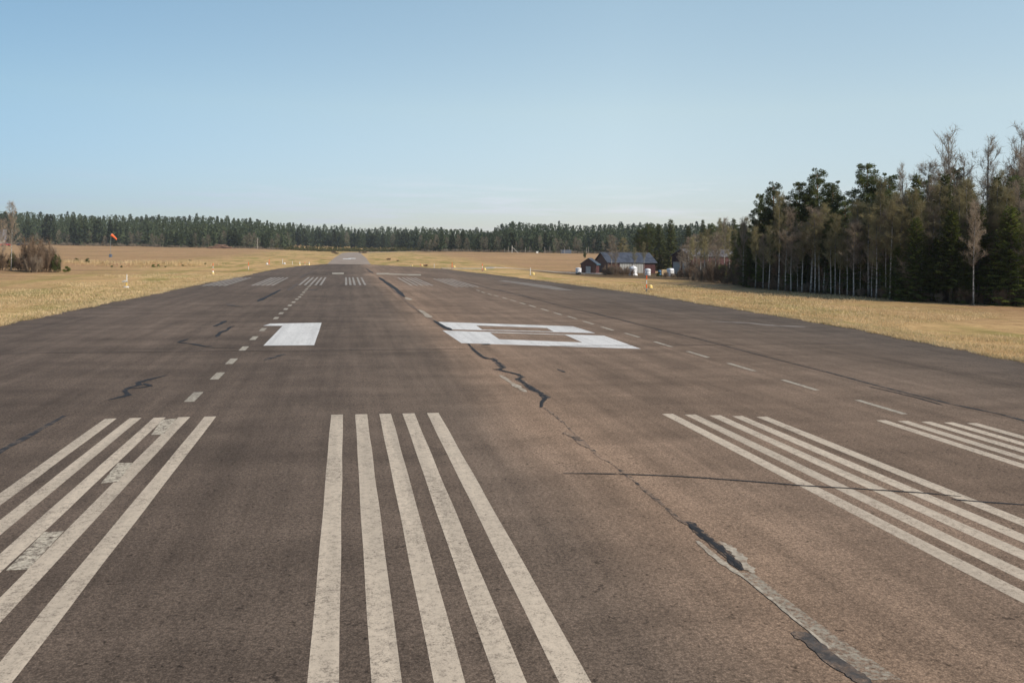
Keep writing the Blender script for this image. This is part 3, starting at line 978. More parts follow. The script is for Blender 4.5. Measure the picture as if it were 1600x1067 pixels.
def clump_tris(c, rx, rz, n, size):
    c = np.array(c)
    g = rng.normal(0, 1, (n, 3))
    g /= np.linalg.norm(g, axis=1)[:, None]
    p = c + g * (rng.random(n) ** 0.45)[:, None] * np.array([rx, rx, rz])
    d = g * 0.7 + rng.normal(0, 0.5, (n, 3)) + np.array([0, 0, 0.35])
    d /= np.linalg.norm(d, axis=1)[:, None]
    s = np.cross(d, rng.normal(0, 1, (n, 3)))
    s /= np.linalg.norm(s, axis=1)[:, None] + 1e-9
    ln = rng.uniform(0.6, 1.3, n)[:, None] * size
    T = np.zeros((n, 3, 3))
    T[:, 0] = p + s * size * 0.28
    T[:, 1] = p - s * size * 0.28
    T[:, 2] = p + d * ln
    return T

def proto_pine(seed, H=10.0, first=0.38, spread=1.0, dens=1.0):
    random.seed(seed)
    global rng
    rng = np.random.default_rng(seed)
    tm, lm, T = MB(), MB(), []
    pts, rad = trunk_path(H, 0.14, 0.135, 0.02, 9)
    tm.tube(pts, rad, 8)
    # dead snags on the lower stem
    for i in range(7):
        t = random.uniform(0.15, first)
        p = on(pts, t)
        hd = random.uniform(0, 6.28)
        q = p + Vector((math.cos(hd), math.sin(hd), random.uniform(-0.1, 0.3))) * random.uniform(0.3, 0.8)
        lm.tube([p, q], [0.018, 0.006], 4, False)
    t = first
    while t < 0.985:
        rel = (t - first) / (1 - first)
        prof = (0.35 + 2.2 * rel) if rel < 0.25 else (0.95 - 0.75 * (rel - 0.25) / 0.75)
        nb = random.choice((2, 3, 3, 4))
        h0 = random.uniform(0, 6.28)
        for k in range(nb):
            hd = h0 + k * 6.28 / nb + random.uniform(-0.5, 0.5)
            ln = spread * H * 0.185 * prof * random.uniform(0.55, 1.25) + 0.12
            up = random.uniform(0.05, 0.45) + 0.5 * rel
            p = on(pts, t + random.uniform(-0.01, 0.01))
            d = Vector((math.cos(hd), math.sin(hd), up)).normalized()
            bp = [p, p + d * ln * 0.5 + Vector((0, 0, -0.03 * ln)), p + d * ln + Vector((0, 0, 0.10 * ln))]
            lm.tube(bp, [0.03 * (1 - rel) + 0.012, 0.02 * (1 - rel) + 0.008, 0.006], 4, False)
            nc = max(1, int(ln / 0.34))
            for j in range(nc):
                tt = 1.0 if j == 0 else random.uniform(0.35, 0.95)
                c = on(bp, tt) + rv(0.13)
                r = random.uniform(0.20, 0.36) * (1 if rel < 0.9 else 0.75)
                T.append(clump_tris(c, r * 1.1, r * 0.75, int(95 * dens), 0.12))
        t += random.uniform(0.020, 0.034)
    T.append(clump_tris(on(pts, 1.0) + Vector((0, 0, -0.05)), 0.16, 0.3, 50, 0.13))
    mt = tm.mesh('pine_trunk', M['pinebark'], True)
    lim = []
    for f_ in lm.f:
        a = [lm.v[i] for i in f_]
        for k in range(1, len(a) - 1):
            lim.append([a[0], a[k], a[k + 1]])
    allT = np.concatenate([np.array(lim)] + T)
    mi = np.r_[np.ones(len(lim), int), np.zeros(len(allT) - len(lim), int)]
    return mt, tri_mesh('pine_crown', allT, [M['needle_pine'], M['pinebark']], mi)

def proto_spruce(seed, H=10.0, spread=1.0, first=0.06, mat='needle_spruce', dens=1.0):
    random.seed(seed)
    global rng
    rng = np.random.default_rng(seed)
    tm, lm, T = MB(), MB(), []
    pts, rad = trunk_path(H, 0.06, 0.12, 0.012, 8)
    tm.tube(pts, rad, 7)
    t = first
    while t < 0.98:
        rel = (t - first) / (1 - first)
        nb = 6 if rel < 0.6 else 5
        h0 = random.uniform(0, 6.28)
        for k in range(nb):
            hd = h0 + k * 6.28 / nb + random.uniform(-0.35, 0.35)
            ln = spread * H * (0.175 * (1 - rel) ** 0.8 + 0.02) * random.uniform(0.65, 1.2)
            p = on(pts, t + random.uniform(-0.008, 0.008))
            dz = random.uniform(-0.35, -0.1) * (1 - rel) + 0.55 * rel
            d = Vector((math.cos(hd), math.sin(hd), dz)).normalized()
            tip = p + d * ln + Vector((0, 0, 0.12 * ln))
            lm.tube([p, tip], [0.02 * (1 - rel) + 0.006, 0.004], 3, False)
            sdv = Vector((-math.sin(hd), math.cos(hd), 0))
            n = int((10 + ln * 22) * dens)
            for j in range(n):
                tt = random.uniform(0.12, 1.0)
                b = p.lerp(tip, tt) + Vector((0, 0, random.uniform(-0.04, 0.03)))
                sg = random.choice((-1, 1))
                wd = (0.16 + 0.30 * ln * (1 - tt)) * random.uniform(0.5, 1.1)
                e = b + sdv * sg * wd + d * random.uniform(0.05, 0.22) + Vector((0, 0, random.uniform(-0.26, 0.03)))
                ww = d * random.uniform(0.03, 0.06) + Vector((0, 0, random.uniform(-0.05, 0.02)))
                T.append([tuple(b + ww), tuple(b - ww), tuple(e)])
        t += (0.018 + 0.012 * (1 - rel)) / dens ** 0.5
    for j in range(14):
        b = on(pts, random.uniform(0.95, 1.0))
        T.append([tuple(b + Vector((0.025, 0, 0))), tuple(b - Vector((0.025, 0, 0))), tuple(b + rv(0.12) + Vector((0, 0, 0.12)))])
    mt = tm.mesh('spruce_trunk', M['bark'], True)
    lim = []
    for f_ in lm.f:
        a = [lm.v[i] for i in f_]
        for k in range(1, len(a) - 1):
            lim.append([a[0], a[k], a[k + 1]])
    allT = np.concatenate([np.array(lim), np.array(T)])
    mi = np.r_[np.ones(len(lim), int), np.zeros(len(T), int)]
    return mt, tri_mesh('spruce_crown', allT, [M[mat], M['bark']], mi)

def proto_shrub(seed, H=3.0, W=2.2, mat='twig', stems=22, n_tw=3600):
    random.seed(seed)
    bm_, T = MB(), []
    for s in range(stems):
        hd = random.uniform(0, 6.28)
        lean = random.uniform(0.05, 0.9)
        b = Vector((random.gauss(0, 0.18 * W), random.gauss(0, 0.18 * W), -0.05))
        top = b + Vector((math.cos(hd) * lean * W * 0.5, math.sin(hd) * lean * W * 0.5, H * random.uniform(0.6, 1.0) * (1 - 0.3 * lean)))
        mid = b.lerp(top, 0.5) + rv(0.12)
        bp = [b, mid, top]
        bm_.tube(bp, [0.022, 0.015, 0.004], 4, False)
        for k in range(n_tw // stems):
            tt = random.uniform(0.12, 1.0) ** 0.8
            p = on(bp, tt)
            d = ((top - b).normalized() * 0.6 + rv(0.75) + Vector((0, 0, 0.25))).normalized()
            ln = random.uniform(0.2, 0.65) * H / 3.0
            T.append(twig_tris(p, d, ln, 0.010))
            p2 = p + d * ln * random.uniform(0.3, 0.9)
            d2 = (d * 0.5 + rv(0.8)).normalized()
            T.append(twig_tris(p2, d2, ln * 0.6, 0.006))
    tri = []
    for f_ in bm_.f:
        a = [bm_.v[i] for i in f_]
        for k in range(1, len(a) - 1):
            tri.append([a[0], a[k], a[k + 1]])
    return tri_mesh('shrub_branches', np.array(tri + T), M[mat])

def proto_bushy(seed, H=2.0, W=2.0, n=28, mat='needle_young'):
    global rng
    random.seed(seed)
    rng = np.random.default_rng(seed)
    T = []
    for k in range(n):
        a = random.uniform(0, 6.28)
        z = random.uniform(0.08, 0.92)
        r = W * 0.42 * math.sqrt(random.random()) * (1 - 0.55 * z)
        T.append(clump_tris((r * math.cos(a), r * math.sin(a), z * H), 0.17 * W, 0.17 * H, 70, 0.11))
    return tri_mesh('bush_leaves', np.concatenate(T), M[mat])

def far_conifer_tris(H, W, n, seed, rounded=0.0):
    g = np.random.default_rng(seed)
    z = 1 - g.random(n) ** 1.25 * 0.96
    a = g.uniform(0, 2 * np.pi, n)
    cone = (1 - z) ** 0.75 * 0.9 + 0.07
    ball = np.sqrt(np.clip(1 - ((z - 0.55) / 0.47) ** 2, 0.02, 1)) * 0.9
    wav = 1 + 0.22 * np.sin(a * 2 + seed) * np.sin(z * 19 + seed)
    R = W * 0.5 * (cone * (1 - rounded) + ball * rounded) * wav * np.sqrt(g.uniform(0.25, 1.1, n))
    p = np.c_[np.cos(a) * R, np.sin(a) * R, z * H * 0.97]
    d = np.c_[np.cos(a) * 0.7, np.sin(a) * 0.7, 0.15 + 1.0 * z] + g.normal(0, 0.5, (n, 3))
    d /= np.linalg.norm(d, axis=1)[:, None]
    s_ = np.cross(d, g.normal(0, 1, (n, 3)))
    s_ /= np.linalg.norm(s_, axis=1)[:, None] + 1e-9
    sz = (W * 0.19 + 0.3) * g.uniform(0.6, 1.4, n) * (1.15 - 0.75 * z)
    out = np.zeros((n, 3, 3))
    out[:, 0] = p + s_ * (sz * 0.5)[:, None]
    out[:, 1] = p - s_ * (sz * 0.5)[:, None]
    out[:, 2] = p + d * (sz * 1.15)[:, None]
    return out

def far_bare_tris(H, W, n, seed):
    g = np.random.default_rng(seed)
    z = 0.22 + 0.78 * g.random(n) ** 0.8
    a = g.uniform(0, 2 * np.pi, n)
    prof = np.sin(np.clip((z - 0.15) / 0.85, 0, 1) ** 0.8 * np.pi) * 0.9 + 0.1
    R = W * 0.5 * prof * np.sqrt(g.random(n))
    p = np.c_[np.cos(a) * R, np.sin(a) * R, z * H]
    d = np.c_[np.cos(a) * 0.6, np.sin(a) * 0.6, np.ones(n)] + g.normal(0, 0.35, (n, 3))
    d /= np.linalg.norm(d, axis=1)[:, None]
    s = np.cross(d, g.normal(0, 1, (n, 3)))
    s /= np.linalg.norm(s, axis=1)[:, None]
    out = np.zeros((n, 3, 3))
    out[:, 0] = p + s * 0.045
    out[:, 1] = p - s * 0.045
    out[:, 2] = p + d * g.uniform(0.8, 1.7, n)[:, None]
    return out

BIRCH = [proto_birch(11 + k, 10.0, (1.0, 0.85, 1.15, 0.75)[k], (0.34, 0.42, 0.28, 0.36)[k], 1.0, ('twig', 'twig_olive', 'twig', 'twig_olive')[k]) for k in range(4)]
TALLB = [proto_birch(31 + k, 10.0, 1.0, 0.18, 0.85, 'twig', 2 + k, 2.0) for k in range(2)]
PINE = [proto_pine(41 + k, 10.0, (0.40, 0.5, 0.30, 0.45)[k], (1.0, 0.9, 1.1, 0.8)[k]) for k in range(4)]
SPRUCE = [proto_spruce(51 + k, 10.0, (1.0, 0.85, 1.1)[k], 0.06) for k in range(3)]
YOUNG = [proto_spruce(61 + k, 10.0, (1.35, 1.1)[k], 0.04 + 0.16 * k, 'needle_young', 1.0) for k in range(2)]
SHRUB = [proto_shrub(71 + k, 3.0, (2.4, 3.0, 2.0)[k], ('twig_red', 'twig_red', 'twig')[k]) for k in range(3)]

def plant(protos, name, cat, loc, H, label, group=None, idx=None, rz=None, wide=1.0):
    i = random.randrange(len(protos)) if idx is None else idx % len(protos)
    t = empty(name, loc, random.uniform(0, 6.28) if rz is None else rz, label, cat, group)
    s = H / 10.0
    t.scale = (s * wide, s * wide, s)
    link('trunk', protos[i][0], t)
    link('crown', protos[i][1], t)
    return t

# ------------------------------------------------------------------ wood on the right
EDGE = [(1090, 439.5), (1130, 444.5), (1200, 453), (1300, 461), (1400, 470), (1500, 475), (1600, 479), (1700, 485), (1900, 494)]
def edge_y(px):
    return float(np.interp(px, [a for a, _ in EDGE], [b for _, b in EDGE]))

def wood_spot(px, back):
    y = edge_y(px)
    p0 = gp(px, y)
    d = depth_of(p0) + back
    return at(px, d)

def wood_tree(kind, px, top, back, label, group=None, idx=None, wide=1.0):
    p = wood_spot(px, back)
    H = top_z(p, px, top) - p.z
    pr, nm, ct = {'b': (BIRCH, 'birch_tree', 'birch'), 't': (TALLB, 'birch_tree', 'birch'), 'p': (PINE, 'pine_tree', 'pine'),
                  's': (SPRUCE, 'spruce_tree', 'spruce'), 'y': (YOUNG, 'young_spruce', 'spruce')}[kind]
    return plant(pr, nm, ct, p, H, label, group, idx, None, wide)

# named trees: those one can point at
G_ = 'trees of the wood right of the runway'
wood_tree('p', 1186, 306, 9, 'thin see-through pine, first tall tree at the left end of the wood', G_, 3, 0.8)
wood_tree('p', 1207, 292, 7, 'broad pine just left of the tall slim white-trunked birch', G_, 0)
wood_tree('b', 1217, 304, 0.5, 'tall slim birch with long clean white trunk before the dark pines', G_, 3, 0.7)
wood_tree('p', 1247, 289, 8, 'dark dense pine against the sky, left of the twin-topped pine', G_, 2)
wood_tree('p', 1275, 272, 10, 'tallest pine of the group in the middle of the wood edge', G_, 0)
wood_tree('p', 1302, 291, 8, 'rounded pine just right of the tallest middle pine', G_, 1, 1.1)
wood_tree('p', 1318, 318, 5, 'lower pine leaning over the sky gap in the wood', G_, 3)
wood_tree('p', 1352, 261, 9, 'big ragged pine right of the sky gap', G_, 2)
wood_tree('p', 1386, 279, 10, 'dark pine behind the pale birch, right of the big ragged pine', G_, 1)
wood_tree('b', 1376, 283, 3, 'pale birch rising in front of two dark pines', G_, 1, 0.7)
wood_tree('p', 1297, 348, 2, 'dark low-branched pine at the wood edge, needles almost to the grass', G_, 2, 1.1)
wood_tree('b', 1268, 330, 1.5, 'brown bushy birch with a wide rounded crown below the tallest middle pine', G_, 2, 1.35)
wood_tree('b', 1336, 345, 1.5, 'reddish bare birch filling the sky gap below the big ragged pine', G_, 0, 1.2)
wood_tree('b', 1358, 322, 2, 'greyish birch with bare haze of twigs below the big ragged pine', G_, 1, 1.2)
wood_tree('t', 1411, 266, 5, 'thin bare birch top left of the tallest bare birch', G_, 0, 0.8)
wood_tree('s', 1430, 272, 5, 'olive spruce with a narrow top among the bare birches', G_, 1)
wood_tree('b', 1447, 258, 6, 'bare birch with forked limbs beside the narrow olive spruce', G_, 0)
wood_tree('t', 1489, 211, 8, 'tallest bare multi-stemmed birch against the sky', G_, 1)
wood_tree('t', 1473, 240, 6, 'bare birch hugging the left side of the tallest bare birch', G_, 0, 0.8)
wood_tree('t', 1546, 224, 8, 'tall bare birch with feathery top, second from the right', G_, 0, 1.1)
wood_tree('t', 1588, 205, 8, 'very tall bare birch by the right border', G_, 1)
wood_tree('t', 1604, 240, 7, 'bare birch cut by the right border', G_, 0)
wood_tree('s', 1584, 262, 9, 'dark brownish spruce under the very tall right birch', G_, 0)
wood_tree('y', 1432, 340, 0.5, 'fresh green spruce with drooping skirt at the wood edge', G_, 0, 1.0)
wood_tree('y', 1487, 328, 0.8, 'fresh green spruce below the tallest bare birch', G_, 1, 1.25)
wood_tree('y', 1528, 318, 2.0, 'fresh green spruce beside the white trunk of the edge birch', G_, 1, 1.2)
wood_tree('b', 1522, 318, 0, 'birch with bright white trunk standing out before green spruces', G_, 0, 0.72)
wood_tree('y', 1580, 322, 1.0, 'dark green spruce sweeping to the ground by the right border', G_, 0, 1.2)
wood_tree('b', 1392, 318, 0.6, 'slender birch with straight white trunk right of the big ragged pine', G_, 3, 0.9)
# front row, bare birches with white trunks
FR = [(1162, 345, .5), (1181, 357, .3), (1193, 368, .6), (1202, 356, .4), (1237, 372, .6), (1247, 380, 1.2), (1254, 352, .3), (1274, 338, .4), (1281, 356, .8), (1299, 366, .5),
      (1313, 372, .2), (1325, 354, .3), (1335, 350, .2), (1345, 366, 1.4), (1363, 372, 1.0), (1370, 340, .3), (1407, 325, 1.4), (1418, 352, 2), (1457, 330, 2.0),
      (1506, 345, 2.4), (1551, 340, 2.6), (1565, 330, 1.8), (1620, 335, .5), (1660, 330, .5), (1700, 300, 2)]
for i, (px, top, back) in enumerate(((1172, 372, 1.5), (1192, 384, 1.2), (1243, 378, 2.2), (1262, 360, 2.5), (1308, 376, 2.0), (1330, 392, 1.0), (1350, 384, 2.2), (1382, 372, 1.5), (1402, 380, 1.0), (1463, 372, 1.2), (1507, 398, 0.6), (1556, 380, 1.6))):
    wood_tree('y', px, top, back, 'olive green young spruce squeezed between white trunks at the wood edge', 'young spruces between the edge birches', i, 1.15)
FR += [(1228, 330, 1.2), (1288, 322, 1.8), (1306, 338, 1.0), (1342, 318, 2.2), (1385, 330, 1.0), (1400, 305, 2.2), (1424, 300, 2.6), (1440, 318, 1.6), (1470, 292, 2.6), (1500, 300, 2.2), (1512, 285, 3.2), (1560, 290, 2.6), (1574, 300, 1.6), (1592, 290, 2.4)]
for px, top, back in FR:
    wood_tree('b', px, top, back, 'bare white-trunked birch in the front row of the right wood', 'birches in the front row of the right wood', None, random.uniform(0.8, 1.15))
random.seed(99)
# the wood behind: pines, spruces and birches that close it up
TOPX = [1100, 1140, 1180, 1210, 1250, 1275, 1300, 1325, 1350, 1390, 1420, 1450, 1490, 1520, 1560, 1600, 1750, 2000]
TOPY = [352, 350, 325, 306, 300, 292, 302, 330, 290, 294, 288, 275, 250, 285, 265, 250, 235, 210]
k = 0
for back in (5, 10, 16, 24, 36):
    px = 1150 + random.uniform(0, 10) + back
    while px < 1800:
        lim = float(np.interp(px, TOPX, TOPY)) + random.uniform(6, 55)
        kind = random.choice('sspbb') if px > 1400 else random.choice('spppb')
        nm = {'s': 'spruce', 'p': 'pine', 'b': 'bare birch'}[kind]
        wood_tree(kind, px, lim, back + random.uniform(-1.5, 1.5), '%s standing inside the right wood behind its edge trees' % nm, '%s trees inside the right wood' % nm)
        px += random.uniform(20, 34) if px < 1600 else random.uniform(40, 60)
        k += 1
# young spruces and brush filling the inside of the wood
for back in (4, 8, 13, 20, 30, 42):
    px = 1150 + random.uniform(0, 12)
    while px < 1760:
        p = wood_spot(px, back + random.uniform(-1.5, 1.5))
        if random.random() < (0.45 if back < 10 else 0.7):
            plant(YOUNG if random.random() < 0.4 else SPRUCE, 'young_spruce', 'spruce', p, random.uniform(2.5, 6.5), 'low spruce in the shade inside the right wood', 'low spruces inside the right wood', None, None, 1.5)
        else:
            o = link('bare_shrub', SHRUB[random.randrange(3)])
            o.location = p
            o.rotation_euler = (0, 0, random.uniform(0, 6.28))
            s = random.uniform(0.7, 1.5)
            o.scale = (s * 1.2, s * 1.2, s)
            tag(o, 'leafless brush standing inside the right wood between the trunks', 'shrub', 'leafless brush inside the right wood')
        px += random.uniform(14, 30) if px < 1620 else random.uniform(40, 60)
# low shrubs along the foot of the wood
px = 1085
while px < 1780:
    p = wood_spot(px, random.uniform(0.3, 2.8))
    o = link('bare_shrub', SHRUB[random.randrange(3)])
    o.location = p
    o.rotation_euler = (0, 0, random.uniform(0, 6.28))
    s = random.uniform(0.35, 0.7) * (1.25 if 1085 < px < 1130 else 0.62)
    o.scale = (s * 1.2, s * 1.2, s)
    tag(o, 'low brown leafless shrub at the foot of the right wood', 'shrub', 'leafless shrubs along the right wood')
    px += random.uniform(7, 15)

# ------------------------------------------------------------------ buildings by the wood
def gabled(name, loc, rz, Lx, Wy, hw, hr, label, cat, wall_m, gable_m, roof_m, doors, over=0.3):
    """ridge along local X; the -Y side looks to the runway"""
    t = empty(name, loc, rz, label, cat)
    mb = MB()
    z0 = -0.4
    mb.quad((0, 0, z0), (Lx, 0, z0), (Lx, 0, hw), (0, 0, hw))
    mb.quad((Lx, Wy, z0), (0, Wy, z0), (0, Wy, hw), (Lx, Wy, hw))
    for x, flip in ((0, 1), (Lx, 0)):
        P = [(x, 0, z0), (x, Wy, z0), (x, Wy, hw), (x, Wy / 2, hr), (x, 0, hw)]
        mb.poly(P[::-1] if flip else P, 1)
    mb.build('wall', [wall_m, gable_m], t)
    rm = MB()
    th = 0.10
    sl = (hr - hw) / (Wy / 2)
    for s in (0, 1):
        ye, yr = (-over, Wy / 2) if s == 0 else (Wy + over, Wy / 2)
        ze, zr = hw - over * sl + 0.03, hr + 0.03
        a = [(-over, ye, ze), (Lx + over, ye, ze), (Lx + over, yr, zr), (-over, yr, zr)]
        b = [(x, y, z + th) for x, y, z in a]
        if s: a, b = a[::-1], b[::-1]
        rm.poly(b); rm.poly(a[::-1])
        for i in range(4):
            j = (i + 1) % 4
            rm.quad(a[i], a[j], b[j], b[i])
    # standing seams of the sheet roof
    nse = int(Lx / 0.6)
    for i in range(nse + 1):
        x = i * Lx / nse
        rm.quad((x - 0.02, -over, hw - over * sl + 0.03 + th + 0.035), (x + 0.02, -over, hw - over * sl + 0.03 + th + 0.035), (x + 0.02, Wy / 2, hr + 0.03 + th + 0.035), (x - 0.02, Wy / 2, hr + 0.03 + th + 0.035))
    rm.build('roof', roof_m, t)
    for (side, a0, a1, zt, m_, lab) in doors:
        dm, fm = MB(), MB()
        if side == 'y':
            dm.box(a0, a1, -0.07, -0.01, 0.03, zt)
            fm.box(a0 - 0.08, a0 - 0.003, -0.10, -0.01, 0.0, zt + 0.08)
            fm.box(a1 + 0.003, a1 + 0.08, -0.10, -0.01, 0.0, zt + 0.08)
            fm.box(a0, a1, -0.10, -0.01, zt + 0.003, zt + 0.08)
        else:
            dm.box(-0.07, -0.01, a0, a1, 0.03, zt)
            fm.box(-0.10, -0.01, a0 - 0.08, a0 - 0.003, 0.0, zt + 0.08)
            fm.box(-0.10, -0.01, a1 + 0.003, a1 + 0.08, 0.0, zt + 0.08)
            fm.box(-0.10, -0.01, a0, a1, zt + 0.003, zt + 0.08)
        d_ = dm.build('door', m_, t)
        if lab: d_['label'] = lab
        fm.build('door_frame', wall_m, d_)
    return t

def hgt(p, px, py):
    return top_z(p, px, py) - p.z

HIDE_GAP = []
HZ = 165
pa, pb = at(950.3, HZ), at(1024.3, HZ + 3)
ang = math.atan2(pb.y - pa.y, pb.x - pa.x)
Lh = (pb - pa).xy.length
gabled('hangar', pa, ang, Lh, 6.4, hgt(pa, 955, 409.6), hgt(pa, 955, 396.6) + 0.15, 'long dark red hangar with blue-grey sheet roof and pale doors', 'hangar', M['red_wall'], M['brown_wall'], M['roof_blue'],
       [('y', Lh * 0.24, Lh * 0.50, 1.95, M['door_grey'], None), ('y', Lh * 0.51, Lh * 0.74, 1.95, M['door_grey'], None)])
pa = at(931.5, 160)
pb = at(944, 163)
ang2 = math.atan2(pb.y - pa.y, pb.x - pa.x) + 0.12
sh = gabled('shed', pa, ang2, 1.9, 3.0, hgt(pa, 931, 413.0), hgt(pa, 931, 404.6), 'small dark shed with blue-edged roof left of the long red hangar', 'shed', M['red_wall'], M['brown_wall'], M['roof_blue'],
            [('x', 1.0, 2.0, 1.35, M['door_grey'], None)], 0.15)
mb = MB(); mb.box(-0.2, 2.1, -0.235, -0.16, hgt(pa, 931, 414.2), hgt(pa, 931, 412.9)); mb.build('eave_board', M['trim_blue'], sh)
for px, d, h in ((1024, 186, 4.5), (1031, 184, 3.8), (1038, 186, 5.0), (1044, 184, 4.0)):
    HIDE_GAP.append((px, d, h))
# second hangar: gable end towards the camera
pa, pb = at(1046.2, 163), at(1081, 158)
ang3 = math.atan2(pb.y - pa.y, pb.x - pa.x)
Wg = (pb - pa).xy.length
hw3, hr3 = hgt(pa, 1046, 399.3), hgt(pa, 1064, 389.6)
# local X of the building runs away from the camera; its -X gable looks at the camera
t3 = gabled('hangar', pb + Vector((0, 0, 0)), ang3 + math.pi / 2 - 0.10, 11.0, Wg, hw3, hr3, 'red hangar with twin grey doors in its gable, half hidden by birches', 'hangar',
            M['red_wall'], M['red_wall'], M['roof_grey'], [('x', Wg * 0.08, Wg * 0.44, 2.4, M['door_grey'], None), ('x', Wg * 0.54, Wg * 0.92, 2.4, M['door_grey'], None)])

# trees round the hangars
def spot_tree(kind, px, depth, top, label, group=None, idx=None, wide=1.0):
    p = at(px, depth)
    pr, nm, ct = {'b': (BIRCH, 'birch_tree', 'birch'), 'p': (PINE, 'pine_tree', 'pine'), 's': (SPRUCE, 'spruce_tree', 'spruce'), 't': (TALLB, 'birch_tree', 'birch')}[kind]
    return plant(pr, nm, ct, p, hgt(p, px, top), label, group, idx, None, wide)
for px, d, h in HIDE_GAP:
    plant(SPRUCE, 'young_spruce', 'spruce', at(px, d), h, 'low bushy spruce in the dark gap between the two hangars', 'low spruces between the hangars', None, None, 1.7)
spot_tree('s', 1047, 182, 342.5, 'tall pointed spruce between the two red hangars', None, 0, 1.25)
spot_tree('s', 1030, 192, 351, 'broad dark spruce behind the right end of the long hangar', None, 2, 1.3)
spot_tree('p', 1012, 200, 352, 'dark round-topped pine behind the long hangar roof', None, 2, 1.3)
spot_tree('p', 1000, 215, 360, 'lower dark pine at the back left of the hangar pines', None, 0, 1.3)
spot_tree('s', 1075, 205, 352, 'spruce behind the ridge of the twin-door hangar', None, 1, 1.2)
spot_tree('s', 1098, 200, 343, 'narrow spruce with forked top behind the twin-door hangar', None, 1, 1.0)
spot_tree('p', 1110, 185, 352, 'yellow-green pine behind the birches by the twin-door hangar', None, 1, 1.2)
spot_tree('s', 1146, 175, 341, 'dark spruce against the sky left of the wood', None, 0, 1.0)
spot_tree('p', 1128, 190, 350, 'low pine closing the gap between hangar and wood', None, 0, 1.2)
spot_tree('b', 955.5, 158, 369, 'pale bare birch in front of the left end of the long hangar', None, 0, 1.0)
spot_tree('b', 963, 156, 385, 'small brown birch leaning over the left hangar door', None, 2, 0.8)
spot_tree('b', 992, 157, 388, 'low twiggy birch between the hangar doors', None, 1, 0.9)
spot_tree('b', 974, 190, 373, 'yellowish bare birch behind the long hangar roof', None, 3, 1.6)
spot_tree('b', 1006.5, 158, 380, 'thin reddish birch before the right end of the long hangar', None, 1, 0.7)
spot_tree('b', 1083, 128, 372, 'birch with ochre trunk before the twin-door hangar', None, 1, 1.0)
spot_tree('b', 1094.5, 112, 366, 'leaning birch, middle of three before the twin-door hangar', None, 3, 1.1)
spot_tree('b', 1101.5, 108, 372, 'straight birch right of the leaning one before the twin-door hangar', None, 1, 0.9)
spot_tree('b', 1124, 120, 344, 'tall white-trunked birch behind the green juniper', None, 3, 0.75)
spot_tree('b', 1132, 128, 343, 'thin bare birch behind the tall white-trunked one', None, 0, 0.6)
spot_tree('b', 1063, 135, 388, 'small brown birch before the left door of the twin-door hangar', None, 2, 0.7)
for px, d, top in ((1070, 140, 384), (1076, 132, 372), (1088, 130, 368), (1106, 125, 360), (1113, 118, 372), (1118, 112, 366), (1139, 112, 356), (1150, 106, 362)):
    spot_tree('b', px, d, top, 'brown leafless birch screening the wall of the twin-door hangar', 'birches screening the twin-door hangar', None, 1.15)
BUSH = [proto_bushy(81, 2.0, 2.2, 30, 'needle_young'), proto_bushy(82, 1.0, 1.3, 16, 'needle_pine'), proto_bushy(83, 0.8, 1.2, 14, 'needle_young')]
def bush(px, depth, H, i, label, cat='bush', group=None, name='juniper_bush', wide=1.0, proto=None):
    pr = (proto or BUSH)[i]
    o = link(name, pr)
    base = max(v.co.z for v in pr.vertices)
    s = H / base
    o.scale = (s * wide, s * wide, s)
    o.location = at(px, depth)
    o.rotation_euler = (0, 0, random.uniform(0, 6.28))
    return tag(o, label, cat, group)
bush(1129, 101, 2.1, 0, 'bright green juniper at the left end of the wood')
bush(1144, 100, 1.7, 0, 'darker juniper tucked right of the bright green one')
bush(1030, 148, 0.9, 2, 'low green bush before the gap between the hangars')
for px, d, h, i in ((946, 150, 1.7, 0), (951, 149, 2.4, 1), (957, 148, 2.2, 2), (963, 149, 2.6, 0), (969, 151, 1.9, 1), (975, 149, 1.6, 0), (981, 150, 2.0, 1), (988, 150, 1.4, 0),
                    (1040, 140, 1.3, 1), (1052, 138, 1.2, 0), (1060, 130, 1.5, 1), (1068, 124, 1.9, 0), (1074, 120, 2.0, 2), (1080, 116, 2.0, 1), (1088, 112, 2.1, 0), (1093, 118, 2.4, 2), (1108, 106, 2.0, 1), (1114, 108, 2.4, 0), (1086, 128, 3.4, 1), (1097, 124, 3.2, 0), (1104, 120, 3.4, 2), (1112, 118, 3.0, 1), (1118, 114, 3.0, 0)):
    bush(px, d, h, i, 'leafless brown shrub in the thicket before the hangars', 'shrub', 'leafless shrubs before the hangars', 'bare_shrub', 0.9, SHRUB)

